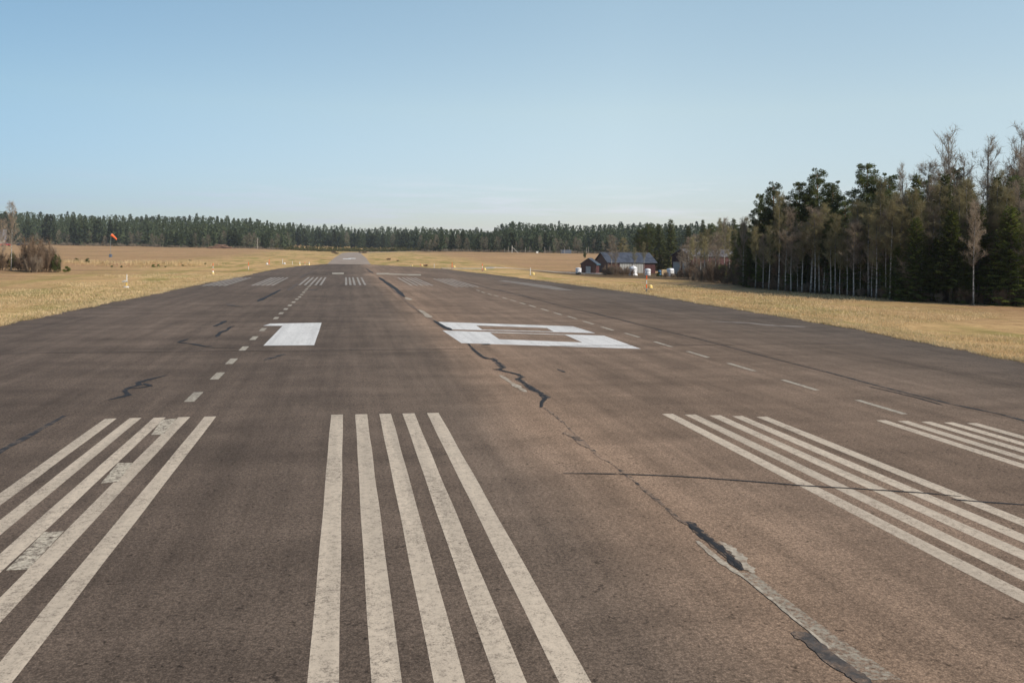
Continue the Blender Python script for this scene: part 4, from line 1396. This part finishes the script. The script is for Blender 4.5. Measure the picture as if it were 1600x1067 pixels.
# white wrapped loads standing by the hangars
def bundle(px, depth, pw, ph, label, lumps, top_flat=True):
    p = at(px, depth)
    k = depth / FPX
    W, H = pw * k, ph * k
    t = empty('tarp_bundle', p, random.uniform(0, 0.6), label, 'wrapped load', 'white wrapped loads by the hangars')
    mb = MB()
    rr = []
    prof = [(0.80, 0), (0.96, 0.05), (1.0, 0.25), (0.93, 0.48), (0.99, 0.7), (0.97, 0.9), (0.80, 0.985), (0.35, 1.0)] if top_flat else \
           [(1.15, 0), (1.08, 0.10), (0.84, 0.28), (0.80, 0.45), (0.95, 0.62), (0.92, 0.80), (0.62, 0.94), (0.2, 1.0)]
    for r, z in prof:
        rr.append([(W / 2 * r * math.cos(a) * (1 + lumps * math.sin(3 * a + z * 7) + 0.5 * lumps * math.sin(7 * a + 5 * z)), W / 2 * r * math.sin(a) * (1 + lumps * math.cos(4 * a + 3 * z)),
                    H * (z + (0.03 * math.sin(2 * a) if z > 0.9 else 0))) for a in [2 * math.pi * j / 20 for j in range(20)]])
    mb.rings(rr)
    mb.build('tarp', M['tarp'], t, True)
    sm = MB()
    for z in (0.3, 0.72):
        r = np.interp(z, [q[1] for q in prof], [q[0] for q in prof]) * W / 2 * (1 + lumps) + 0.015
        sm.rings([[(r * math.cos(a), r * math.sin(a), H * z + dz) for a in [2 * math.pi * j / 20 for j in range(20)]] for dz in (-0.025, 0.025)], False)
    sm.build('strap', M['strap'], t)
    return t
def tank_trailer():
    p = at(904.3, 152)
    t = empty('tank_trailer', p, 0.15, 'white tank on a small trailer standing alone left of the shed', 'trailer')
    mb = MB()
    mb.lathe([(0.42, 0.36), (0.50, 0.40), (0.515, 0.6), (0.50, 0.62), (0.515, 0.64), (0.515, 1.0), (0.53, 1.02), (0.53, 1.16), (0.30, 1.22), (0.12, 1.23), (0.12, 1.27), (0.05, 1.28)], 24)
    mb.build('tank', M['tarp'], t, False)
    fm = MB(); fm.box(-0.5, 0.5, -0.42, 0.42, 0.28, 0.35); fm.tube([(0.5, 0, 0.31), (1.25, 0, 0.1)], 0.035, 6); fm.tube([(1.22, 0, 0.1), (1.22, 0, -0.02)], 0.03, 6)
    fm.build('drawbar', M['metal'], t)
    for s in (-1, 1):
        wm = MB()
        rr = [[(0.26 * f_ * math.cos(a), y, 0.26 + 0.26 * f_ * math.sin(a)) for a in [2 * math.pi * j / 16 for j in range(16)]] for f_, y in ((0.85, s * 0.45), (1, s * 0.47), (1, s * 0.58), (0.85, s * 0.6))]
        wm.rings(rr if s < 0 else rr); wm.build('wheel', M['black'], t, False)
tank_trailer()
bundle(990, 152, 13, 15, 'largest white wrapped load, bulging at its foot, before the hangar doors', 0.10, False)
bundle(1012.5, 152, 9.5, 11, 'small square-topped white wrapped load at the right end of the long hangar', 0.04)
bundle(1048, 150, 11.5, 12.5, 'rounded white wrapped load left of the twin-door hangar', 0.09, True)
bundle(951, 160, 9, 6.5, 'low white wrapped load behind the bare birch at the hangar gable', 0.06, True)
p = at(1031, 155)
t = empty('barrel', p, 0, 'dark blue barrel between the two hangars', 'barrel')
mb = MB(); mb.lathe([(0.28, 0), (0.29, 0.02), (0.29, 0.3), (0.305, 0.32), (0.29, 0.34), (0.29, 0.6), (0.305, 0.62), (0.29, 0.64), (0.29, 0.88), (0.27, 0.9)], 20); mb.build('barrel_body', M['blue'], t)
mb = MB(); mb.lathe([(0.05, 0.9), (0.05, 0.93), (0.03, 0.935)], 8, (0.15, 0, 0)); mb.build('cap', M['black'], t)
p = at(1037.5, 156)
t = empty('crate', p, 0.2, 'raw wooden crate beside the blue barrel', 'crate')
mb = MB()
for z in (0.15, 0.38, 0.61, 0.84):
    mb.box(-0.7, 0.7, -0.5, -0.46, z, z + 0.18); mb.box(-0.7, 0.7, 0.46, 0.5, z, z + 0.18); mb.box(-0.7, -0.66, -0.457, 0.457, z, z + 0.18); mb.box(0.66, 0.7, -0.457, 0.457, z, z + 0.18)
mb.build('slat_sides', M['wood_tan'], t)
mb = MB(); mb.box(-0.72, 0.72, -0.52, 0.52, 0.08, 0.147); [mb.box(x - 0.06, x + 0.06, -0.52, 0.52, 0, 0.077) for x in (-0.6, 0, 0.6)]; mb.build('pallet_base', M['wood'], t)

# ------------------------------------------------------------------ runway edge lights and marker poles
def pole_parts(t, h, x=0.0, z0=0.0, first='o', r=0.035, nb=4):
    base = MB()
    base.tube([(x, 0, z0 - (0.12 if z0 == 0 else 0)), (x, 0, z0 + h)], r, 10)
    base.build('pole', M['whitep'], t)
    if first == 'w': return
    for k in range(nb):
        if k % 2 == (0 if first == 'o' else 1):
            z1 = z0 + h - h * k / nb
            zb = z1 - h / nb
            bm_ = MB(); bm_.tube([(x, 0, zb), (x, 0, z1 + (0.004 if k == 0 else 0))], r + 0.004, 10)
            bm_.build('orange_band', M['orange'], t)

def light_a(loc, label, group, sc=1.0, first='o', lamp='yellow', rz=0.0, h=1.05, stem=0.32, nb=3):
    t = empty('runway_light', loc, rz, label, 'runway light', group)
    t.scale = (sc, sc, sc)
    mb = MB(); mb.tube([(0, 0, -0.15), (0, 0, stem - 0.02)], 0.05, 10); mb.build('stake', M['yellowpost'] if first == 'w' else M['metal'], t)
    mb = MB(); mb.box(-0.16, 0.52, -0.15, 0.15, stem - 0.02, stem + 0.02, 0.01); mb.build('mounting_plate', M['metal'], t)
    pole_parts(t, h, -0.02, stem + 0.02, first, 0.042, nb)
    mb = MB()
    mb.lathe([(0.19, 0), (0.21, 0.02), (0.21, 0.08), (0.17, 0.10), (0.175, 0.20), (0.14, 0.27), (0.07, 0.305), (0.02, 0.31)], 18, (0.33, 0, stem + 0.023))
    mb.build('lamp', M[lamp], t, False)
    return t

def light_b(loc, label, group):
    t = empty('runway_light', loc, 0.0, label, 'runway light', group)
    mb = MB(); mb.lathe([(0.24, -0.1), (0.24, 0.03), (0.20, 0.10), (0.10, 0.15)], 16); mb.build('concrete_foot', M['concrete'], t)
    mb = MB(); mb.tube([(0, 0, 0.14), (0, 0, 0.46)], 0.06, 10); mb.build('stake', M['yellowpost'], t)
    mb = MB(); mb.box(-0.32, 0.12, -0.10, 0.10, 0.46, 0.49, 0.005); mb.build('mounting_plate', M['metal'], t)
    mb = MB(); mb.box(-0.31, -0.2, -0.07, 0.07, 0.494, 0.56, 0.02); mb.lathe([(0.06, 0), (0.055, 0.10), (0.03, 0.14)], 12, (-0.12, 0, 0.494)); mb.build('lamp', M['concrete'], t)
    mb = MB(); mb.tube([(0.02, 0, 0.494), (0.02, 0, 1.08)], [0.045, 0.032], 10); mb.build('pole', M['whitep'], t)
    return t

def marker(loc, h, label, group, first='o', sc=1.0, foot=True, nb=4):
    t = empty('marker_pole', loc, 0.0, label, 'marker pole', group)
    t.scale = (sc, sc, sc)
    pole_parts(t, h, 0, 0.0, first, 0.036, nb)
    if foot:
        mb = MB(); mb.lathe([(0.16, -0.1), (0.16, 0.06), (0.13, 0.18), (0.11, 0.24)], 14); mb.build('foot', M['yellow'], t)
        mb = MB(); mb.tube([(0, 0, 0.24), (0, 0, 0.42)], [0.11, 0.08], 12); mb.build('collar', M['whitep'], t)
    return t

GL, GR = 'lights and poles left of the runway', 'lights and poles right of the runway'
def gq(px, py):
    p = gp(px, py); p.z = terr(p.x, p.y)
    if p.z != 0:
        p = gp(px, py, p.z); p.z = terr(p.x, p.y)
    return p
light_b(gq(197.5, 450), 'runway light on yellow post with white rod, nearest one left of the runway', GL)
t = marker(gq(332.7, 428.3), 1.32, 'orange and white marker pole with yellow foot, second left of the runway', GL)
marker(gq(388.3, 421.5), 1.1, 'slim orange-topped marker pole without lamp left of the runway', GL, 'o', 1.0, False, 2)
light_a(gq(420.3, 415.2), 'all-orange marker light, third from the nearest left light', GL, 1.0, 'o', 'whitep', math.pi, 0.9, 0.2, 1)
light_a(gq(441.5, 414.0), 'white rod light with dark plate beyond the all-orange one', GL, 1.0, 'w', 'whitep', 0, 0.9, 0.2)
for px, py, f_, lab in ((456.8, 412.8, 'w', 'distant white rod on the left verge'), (468.3, 413.8, 'w', 'distant white rod with a yellow foot on the left verge'),
                   (476.5, 413.6, 'o', 'distant short orange pole on the left verge'), (483, 413.5, 'w', 'last tiny white rod before the far left pavement corner')):
    marker(gq(px, py), 0.7 if f_ == 'w' else 0.55, lab, GL, f_, 1.0, f_ == 'w' and px > 460, 2)
light_a(gq(1010.3, 457.0), 'orange and white pole light with yellow dome, nearest one right of the runway', GR, 1.0, 'o', 'yellow', 0.0, 1.08, 0.32, 3)
light_a(gq(828.8, 436.0), 'all-white pole light with yellow lamp, second right of the runway', GR, 1.05, 'w', 'yellow', 0.2, 0.82, 0.42)
light_a(gq(753.8, 424.0), 'orange pole light with yellow lamp, third right of the runway', GR, 1.15, 'o', 'yellow', 0.2, 0.85, 0.14, 3)
light_a(gq(706.5, 420.5), 'orange pole light with wide yellow lamp, fourth right of the runway', GR, 1.1, 'o', 'yellow', 0.2, 0.8, 0.2, 1)
marker(gq(678.3, 419.0), 0.8, 'faint slim white pole right of the runway', GR, 'w', 1.0, False)
light_a(gq(657, 416.5), 'short orange and yellow light far along the right verge', GR, 0.8, 'o', 'yellow', 0, 0.4, 0.2, 1)
light_a(gq(642, 417.0), 'small yellow lamp farthest along the right verge', GR, 0.7, 'w', 'yellow', 0, 0.25, 0.2)

# ------------------------------------------------------------------ windsock
p = at(172.8, 196)
t = empty('windsock', p, 0, 'orange windsock drooping from a thin mast in the left field', 'windsock')
Hm = hgt(p, 173, 364.8)
mb = MB(); mb.box(-0.3, 0.3, -0.3, 0.3, -0.2, 0.75, 0.06); mb.build('mast_foot', M['navy'], t)
mb = MB(); mb.tube([(0, 0, 0.7), (0, 0, Hm + 0.1)], [0.042, 0.028], 8); mb.build('mast', M['metal'], t)
mb = MB()
wd = Vector((0.85, -0.1, -0.62)).normalized()
c0 = Vector((0.12, 0, Hm - 0.30))
ring = []
for k in range(9):
    s = k / 8
    c = c0 + wd * 1.5 * s + Vector((0, 0, -0.22 * s * s))
    u = Vector((0.62, 0, 0.78)); v = Vector((0, 1, 0))
    r = (0.33 - 0.19 * s) * (1 + 0.05 * math.sin(9 * s))
    ring.append([c + (u * math.cos(2 * math.pi * j / 16) + v * math.sin(2 * math.pi * j / 16)) * r for j in range(16)])
mb.rings(ring, False); mb.build('sock', M['orange'], t, True)
mb = MB(); mb.tube([ring[0][j] for j in range(0, 16)] + [ring[0][0]], 0.025, 5, False); mb.tube([(0, 0, Hm - 0.1), tuple(ring[0][0])], 0.02, 5); mb.build('hoop', M['metal'], t)

# ------------------------------------------------------------------ left side: birch, thicket, scrub on the bank, sheds and cars far away
spot_tree('b', 18, 104, 318, 'lone bare birch with white trunk by the left border', None, 0, 0.6)
spot_tree('b', 4, 112, 345, 'thin leafless birch cut by the left border', None, 0, 0.7)
for i, (px, d, h, k_) in enumerate(((61, 104, 5.0, 1), (72, 105, 4.1, 2), (50, 103, 4.0, 1), (40, 106, 3.0, 2), (81, 104, 2.9, 1), (56, 101, 2.4, 2), (88, 105, 2.0, 2), (34, 104, 2.0, 1), (4, 106, 3.0, 0), (-12, 105, 3.4, 1))):
    bush(px, d, h, k_, 'bare brown willow stems in the thicket right of the lone birch' if px > 30 else 'bare brown shrub at the foot of the lone birch', 'shrub',
         'willow thicket by the lone birch' if px > 30 else 'shrubs left of the lone birch', 'willow_shrub', 0.95, SHRUB)
bush(88, 103.5, 2.4, 1, 'small dark green pine at the right end of the willow thicket', 'bush', None, 'young_pine', 0.5)
bush(22, 106, 2.6, 1, 'dark green juniper against the lone birch trunk', 'bush', None, 'juniper_bush', 0.5)
bush(105, 104, 0.8, 2, 'small green bush right of the willow thicket')
for px, py, h, lab in ((120, 409, .9, 'small green bush, left one on the grass bank'), (136, 413, 1.1, 'rounded dark bush on the grass bank'), (175, 414.5, .5, 'tiny dark bush on the bank below the windsock'),
                       (190, 416.5, .45, 'flat dark bush right of the windsock foot'), (240, 415, .75, 'wide green bush on the bank, left of a row'), (248, 414.5, .6, 'low green bush in the middle of the bank row'),
                       (259, 415, .5, 'low dark bush of the bank row'), (274, 413, .6, 'wide low bush near the end of the bank row'), (286, 414.5, .4, 'tiny bush near the end of the bank row'),
                       (297, 411.5, 1.0, 'round dark bush at the right end of the bank row'), (321, 414, .35, 'last low bush before the striped pole')):
    bush(px, 4475 / (py + 2.0 - (CY + (px - CX) * ROLL)), h * 0.8, 1 if 'dark' in lab else 2, lab, 'bush', None, 'small_bush', 1.1)
p = at(3, 440)
gabled('barn', p - Vector((8, 0, 0)), 0.25, 9, 6, 3.4, hgt(p, 3, 359), 'grey-violet barn far off behind the lone birch', 'barn', M['wood'], M['brown_wall'], M['roof_grey'], [('y', 3, 5.5, 2.4, M['navy'], None)])
def car(px, depth, m_, label, rz):
    p = at(px, depth)
    t = empty('parked_car', p, rz, label, 'car')
    mb = MB()
    prof = [(-2.1, 0.35), (-2.15, 0.7), (-2.0, 0.92), (-1.3, 0.98), (1.0, 0.98), (1.9, 0.86), (2.12, 0.66), (2.1, 0.35)]
    mb.rings([[(x, y, z) for x, z in prof] for y in (-0.83, 0.83)])
    mb.build('body', m_, t)
    mb = MB()
    mb.rings([[(-1.7, -0.76, 0.98), (0.9, -0.76, 0.98), (0.9, 0.76, 0.98), (-1.7, 0.76, 0.98)], [(-1.2, -0.62, 1.38), (0.2, -0.62, 1.38), (0.2, 0.62, 1.38), (-1.2, 0.62, 1.38)]], False)
    mb.build('windows', M['glass'], t)
    mb = MB(); mb.box(-1.22, 0.22, -0.64, 0.64, 1.38, 1.44, 0.03); mb.build('roof', m_, t)
    for x in (-1.3, 1.3):
        for y in (-0.8, 0.8):
            wm = MB(); wm.tube([(x, y - 0.1, 0.31), (x, y + 0.1, 0.31)], 0.31, 14); wm.build('wheel', M['black'], t)
car(9, 400, M['carred'], 'red car parked far off by the grey-violet barn', 0.1)
car(34, 410, M['cardark'], 'dark car parked far off right of the lone birch', -0.2)

n_ = 9000
xx = rng.uniform(-66, -21, n_)
yy = 151 + 0.12 * (xx + 40) + rng.normal(0, 2.2, n_)
kk = (np.sin(xx * 0.9) + np.sin(xx * 0.37 + yy) + rng.normal(0, 0.6, n_)) > -0.3
xx, yy = xx[kk], yy[kk]
P_ = np.c_[xx, yy, [terr(a, b) for a, b in zip(xx, yy)]]
n_ = len(P_)
h_ = rng.uniform(0.2, 0.7, n_)
a_ = rng.uniform(0, 6.28, n_)
T_ = np.zeros((n_, 3, 3))
T_[:, 0] = P_ + np.c_[np.cos(a_), np.sin(a_), a_ * 0] * 0.05
T_[:, 1] = P_ - np.c_[np.cos(a_), np.sin(a_), a_ * 0] * 0.05
T_[:, 2] = P_ + np.c_[rng.normal(0, 0.15, n_), rng.normal(0, 0.15, n_), h_]
tag(link('tall_grass', tri_mesh('tall_grass', T_, M['blade'])), 'tall ochre dead grass along the low bank in the left field', 'grass', kind='stuff')

# log pile and field-edge poles
p = at(345, 430)
t = empty('log_pile', p, 0.35, 'pile of felled brown logs at the edge of the left field', 'log pile')
random.seed(5)
for k in range(46):
    lm = MB()
    x = random.gauss(0, 2.1)
    zmax = 1.9 * math.exp(-(x / 2.8) ** 2)
    z = random.uniform(0.12, max(0.2, zmax))
    a = random.uniform(-0.5, 0.5)
    ln = random.uniform(1.4, 2.4)
    c = Vector((x * 1.5, random.uniform(-0.8, 0.8), z))
    d = Vector((math.cos(a), math.sin(a), random.uniform(-0.12, 0.12)))
    lm.tube([c - d * ln, c + d * ln], [random.uniform(0.13, 0.2)] * 2, 7)
    lm.build('log', M['log'], t)
def fpole(px, depth, top, label, r=0.09, cross=False, white=False):
    p = at(px, depth)
    H = hgt(p, px, top)
    t = empty('wooden_pole', p, 0, label, 'pole', 'poles along the far edge of the field')
    mb = MB(); mb.tube([(0, 0, -0.3), (0, 0, H)], [r, r * 0.8], 8); mb.build('pole_shaft', M['whitep'] if white else M['wood'], t)
    mb = MB(); mb.lathe([(r * 0.95, H - 0.01), (r * 0.95, H + 0.06), (0.02, H + 0.14)], 8); mb.build('cap', M['metal'], t)
    return t
for i, (cx_, ty) in enumerate(((45, 420), (77, 402), (218, 411), (256, 399), (380, 408), (422, 400), (545, 412), (584, 404), (726, 412), (743, 405))):
    q = c4(cx_, ty)
    fpole(q[0], 400 + (i % 2) * 14, q[1], 'weathered pole in the row before the far trees, %s' % ('one of the tall ones' if i % 2 else 'one of the short ones'))
q = c4(107, 395)
t = fpole(q[0], 398, q[1], 'white braced pole, third in the row before the far trees', 0.13, False, True)
mb = MB(); H_ = hgt(at(q[0], 398), q[0], q[1]); mb.tube([(0.1, 0, H_ * 0.8), (3.0, 0, 0.05)], 0.07, 6); mb.build('brace', M['whitep'], t)
fpole(402, 440, 372, 'pale pole before the trees by the log pile', 0.14)
p = at(839.3, 402)
t = empty('field_box', p, 0, 'small white equipment box before the far trees', 'box')
mb = MB(); mb.box(-0.5, 0.5, -0.4, 0.4, 0, 0.9, 0.05); mb.build('cabinet', M['whitep'], t)
mb = MB(); mb.box(-0.56, 0.56, -0.46, 0.46, 0.905, 0.97, 0.02); mb.build('lid', M['metal'], t)
p = at(884, 402)
t = empty('container', p, 0.02, 'low blue-grey container standing between poles before the far trees', 'container')
mb = MB()
mb.box(-2.3, 2.3, -1.0, 1.0, 0.1, 1.75, 0.04)
for k in range(18):
    x = -2.1 + k * 0.247
    mb.box(x, x + 0.1, -1.03, -1.002, 0.25, 1.6)
mb.build('container_body', M['navy'], t)
for sx_ in (-1, 1):
    mb = MB(); mb.box(sx_ * 2.36 - 0.07, sx_ * 2.36 + 0.055, -1.06, 1.06, 0.06, 1.82, 0.02); mb.build('corner_frame', M['metal'], t)
bush(913.8, 300, 2.7, 1, 'narrow black-green juniper alone on the far right field', 'bush', None, 'juniper_bush', 0.5)
for px, d, h, lab in ((607, 210, 0.7, 'dark scrubby mound on the field right of the far runway'), (665.5, 160, 0.55, 'dark low bush by the far right pavement corner'), (622, 200, .4, 'tiny bush right of the dark mound')):
    bush(px, d, h, 0, lab, 'shrub', None, 'low_shrub', 2.2, SHRUB)
for px, d, h, lab in ((526, 345, 1.0, 'dark brush heap left of the far runway bend'), (521, 395, 1.2, 'second dark brush heap farther left of the bend'), (569, 400, 1.3, 'dark brush heap right of the far runway bend'), (563, 420, 1.0, 'small brush heap beside the right one at the bend')):
    bush(px, d, h, 0, lab, 'brush heap', None, 'brush_heap', 2.6, SHRUB)

# ------------------------------------------------------------------ far forest
FTX = [-120, 0, 50, 100, 200, 300, 350, 400, 450, 500, 560, 620, 700, 740, 765, 782, 800, 850, 900, 950, 985, 1050, 1100, 1200, 1500]
FTY = [319.2, 327.2, 331.2, 333.2, 336.2, 336.2, 338.2, 342.2, 347.2, 351.2, 354.2, 354.2, 356.2, 357.2, 358.2, 348.2, 347.2, 347.2, 350.2, 350.2, 347.2, 348.2, 349.2, 349.2, 347.2]
FD = [-120, 0, 240, 250, 440, 460, 600, 655, 665, 780, 1000, 1500]     # depth of the forest front by column
FDD = [520, 520, 500, 455, 450, 640, 640, 560, 430, 420, 410, 400]
FCON = [tri_mesh('distant_conifer_mesh', far_conifer_tris(10, (3.6, 3.2, 4.0, 3.4, 3.0)[k], 340, 200 + k, (0.0, 0.35, 0.6, 0.15, 0.45)[k]), M['needle_far']) for k in range(5)]
FBARE = [tri_mesh('distant_birch_mesh', far_bare_tris(10, (5.0, 4.2, 5.6)[k], 380, 300 + k), M['twig_far']) for k in range(3)]
random.seed(21)
def far_front(px):
    return float(np.interp(px, FD, FDD))
nC = nB = 0
# front row: every tree an object of its own
px = -50.0
while px < 1150:
    d = far_front(px) + random.uniform(0, 14)
    p = at(px, d)
    lim = float(np.interp(px, FTX, FTY))
    hidden = px > 1060
    deep_front = far_front(px) < 480 or 655 < px
    bare = random.random() < (0.46 if (px < 250 or 240 < px < 440 or 655 < px < 990) else 0.12)
    base_px = CY + (px - CX) * ROLL + (CAM_H - p.z) / d * FPX
    if bare:
        top = base_px - random.uniform(15, 26)
        o = link('distant_birch', FBARE[random.randrange(3)])
        tag(o, 'pale leafless tree in the front row of the far forest', 'birch', 'leafless trees along the far forest edge')
        nB += 1
    else:
        top = base_px - random.uniform(20, 33) if deep_front else lim + random.uniform(2, 13)
        top = max(top, lim + random.uniform(-1, 6))
        o = link('distant_conifer', FCON[random.randrange(5)])
        tag(o, 'dark conifer in the front row of the far forest', 'spruce', 'conifers along the far forest edge')
        nC += 1
    H = max(4.0, top_z(p, px, top) - p.z)
    o.location = p
    o.rotation_euler = (0, 0, random.uniform(0, 6.28))
    wv_ = H / 10 * random.uniform(0.85, 1.2) if not bare else H / 10 * random.uniform(0.8, 1.1)
    o.scale = (wv_, wv_, H / 10)
    px += random.uniform(5.5, 9.5)
# skyline row: trees whose tops show one by one
px = -50.0
while px < 1150:
    d = far_front(px) + random.uniform(110, 170)
    p = at(px, d)
    lim = float(np.interp(px, FTX, FTY)) + random.choice((0.5, 1, 1, 2, 3, 4.5, -2.5, -1)) + random.uniform(-0.6, 1.2) + 1.2 * math.sin(px * 0.09 + 1)
    H = top_z(p, px, lim) - p.z
    o = link('distant_conifer', FCON[random.randrange(5)])
    tag(o, 'dark pointed conifer whose top stands on the far skyline', 'spruce', 'conifers on the far skyline')
    o.location = p
    o.rotation_euler = (0, 0, random.uniform(0, 6.28))
    s = min(H / 10, 1.9) * random.uniform(0.7, 1.0)
    o.scale = (s, s, H / 10)
    nC += 1
    px += random.uniform(7.0, 12.0)
# the rest of the forest between them: one mass
parts = []
g2 = np.random.default_rng(77)
for r_ in range(5):
    px = -120.0 + r_ * 2
    while px < 1250:
        d = far_front(px) + 20 + r_ * 26 + random.uniform(0, 20)
        p = at(px, d)
        lim = float(np.interp(px, FTX, FTY)) + 1.2 * math.sin(px * 0.09 + 1) + (random.uniform(0.3, 4.5) if r_ > 2 else random.uniform(2, 9) + (4 - r_) * 1.5)
        H = max(5.0, top_z(p, px, lim) - p.z)
        a = random.uniform(0, 6.28)
        T = far_conifer_tris(H, random.uniform(4.2, 6.2), 130, int(g2.integers(1e9)), random.uniform(0, 0.6))
        c_, s_ = math.cos(a), math.sin(a)
        T = T @ np.array([[c_, s_, 0], [-s_, c_, 0], [0, 0, 1]]) + np.array(p)
        parts.append(T)
        px += random.uniform(3.5, 7)
o = link('distant_forest', tri_mesh('distant_forest', np.concatenate(parts), M['needle_far']))
tag(o, 'dense dark conifer forest closing the airfield in the distance', 'forest', kind='stuff')
# undergrowth at its foot and the sapling scrub by the far bend
parts, pi = [], []
for (x0, x1, n, dd0, dd1, hh) in ((-60, 250, 170, -6, 3, 2.2), (250, 440, 60, -4, 2, 1.4), (660, 1000, 130, -4, 3, 1.6)):
    for k in range(n):
        px = random.uniform(x0, x1)
        p = at(px, far_front(px) + random.uniform(dd0, dd1))
        parts.append(far_bare_tris(random.uniform(0.5, 1) * hh, random.uniform(2, 4), 40, int(g2.integers(1e9))) * np.array([1, 1, 0.9]) + np.array(p) - np.array([0, 0, 0.4]))
o = link('undergrowth', tri_mesh('undergrowth', np.concatenate(parts), M['twig_far']))
tag(o, 'pale leafless undergrowth along the foot of the far forest', 'undergrowth', kind='stuff')
parts = []
for k in range(420):
    px = random.uniform(430, 665)
    p = at(px, random.uniform(500, 560) if px > 520 else random.uniform(470, 560))
    if abs(p.x - 4) < 8 and p.y < 500: continue
    parts.append(far_conifer_tris(random.uniform(0.8, 2.6), random.uniform(1.4, 3.0), 36, int(g2.integers(1e9))) + np.array(p))
o = link('sapling_scrub', tri_mesh('sapling_scrub', np.concatenate(parts), mat_leaf('scrub', (0.05, 0.055, 0.02), (0.13, 0.12, 0.045), 0.0, 0.1, 0.4)))
tag(o, 'low olive sapling scrub beyond the far runway bend', 'scrub', kind='stuff')
print('far conifers', nC, 'far birches', nB)

# ------------------------------------------------------------------ thin spring haze
mb = MB()
mb.box(-1700, 1700, -500, 1700, -3.5, 52)
hz = mb.build('haze', None)
hz.data.materials.clear()
hm = bpy.data.materials.new('haze')
hm.use_nodes = True
hn = hm.node_tree
hn.nodes.clear()
pv = hn.nodes.new('ShaderNodeVolumePrincipled')
pv.inputs['Color'].default_value = (0.86, 0.92, 1.0, 1)
pv.inputs['Density'].default_value = HAZE
ho = hn.nodes.new('ShaderNodeOutputMaterial')
hn.links.new(pv.outputs[0], ho.inputs['Volume'])
hz.data.materials.append(hm)
tag(hz, 'thin pale spring haze over the airfield', kind='stuff')
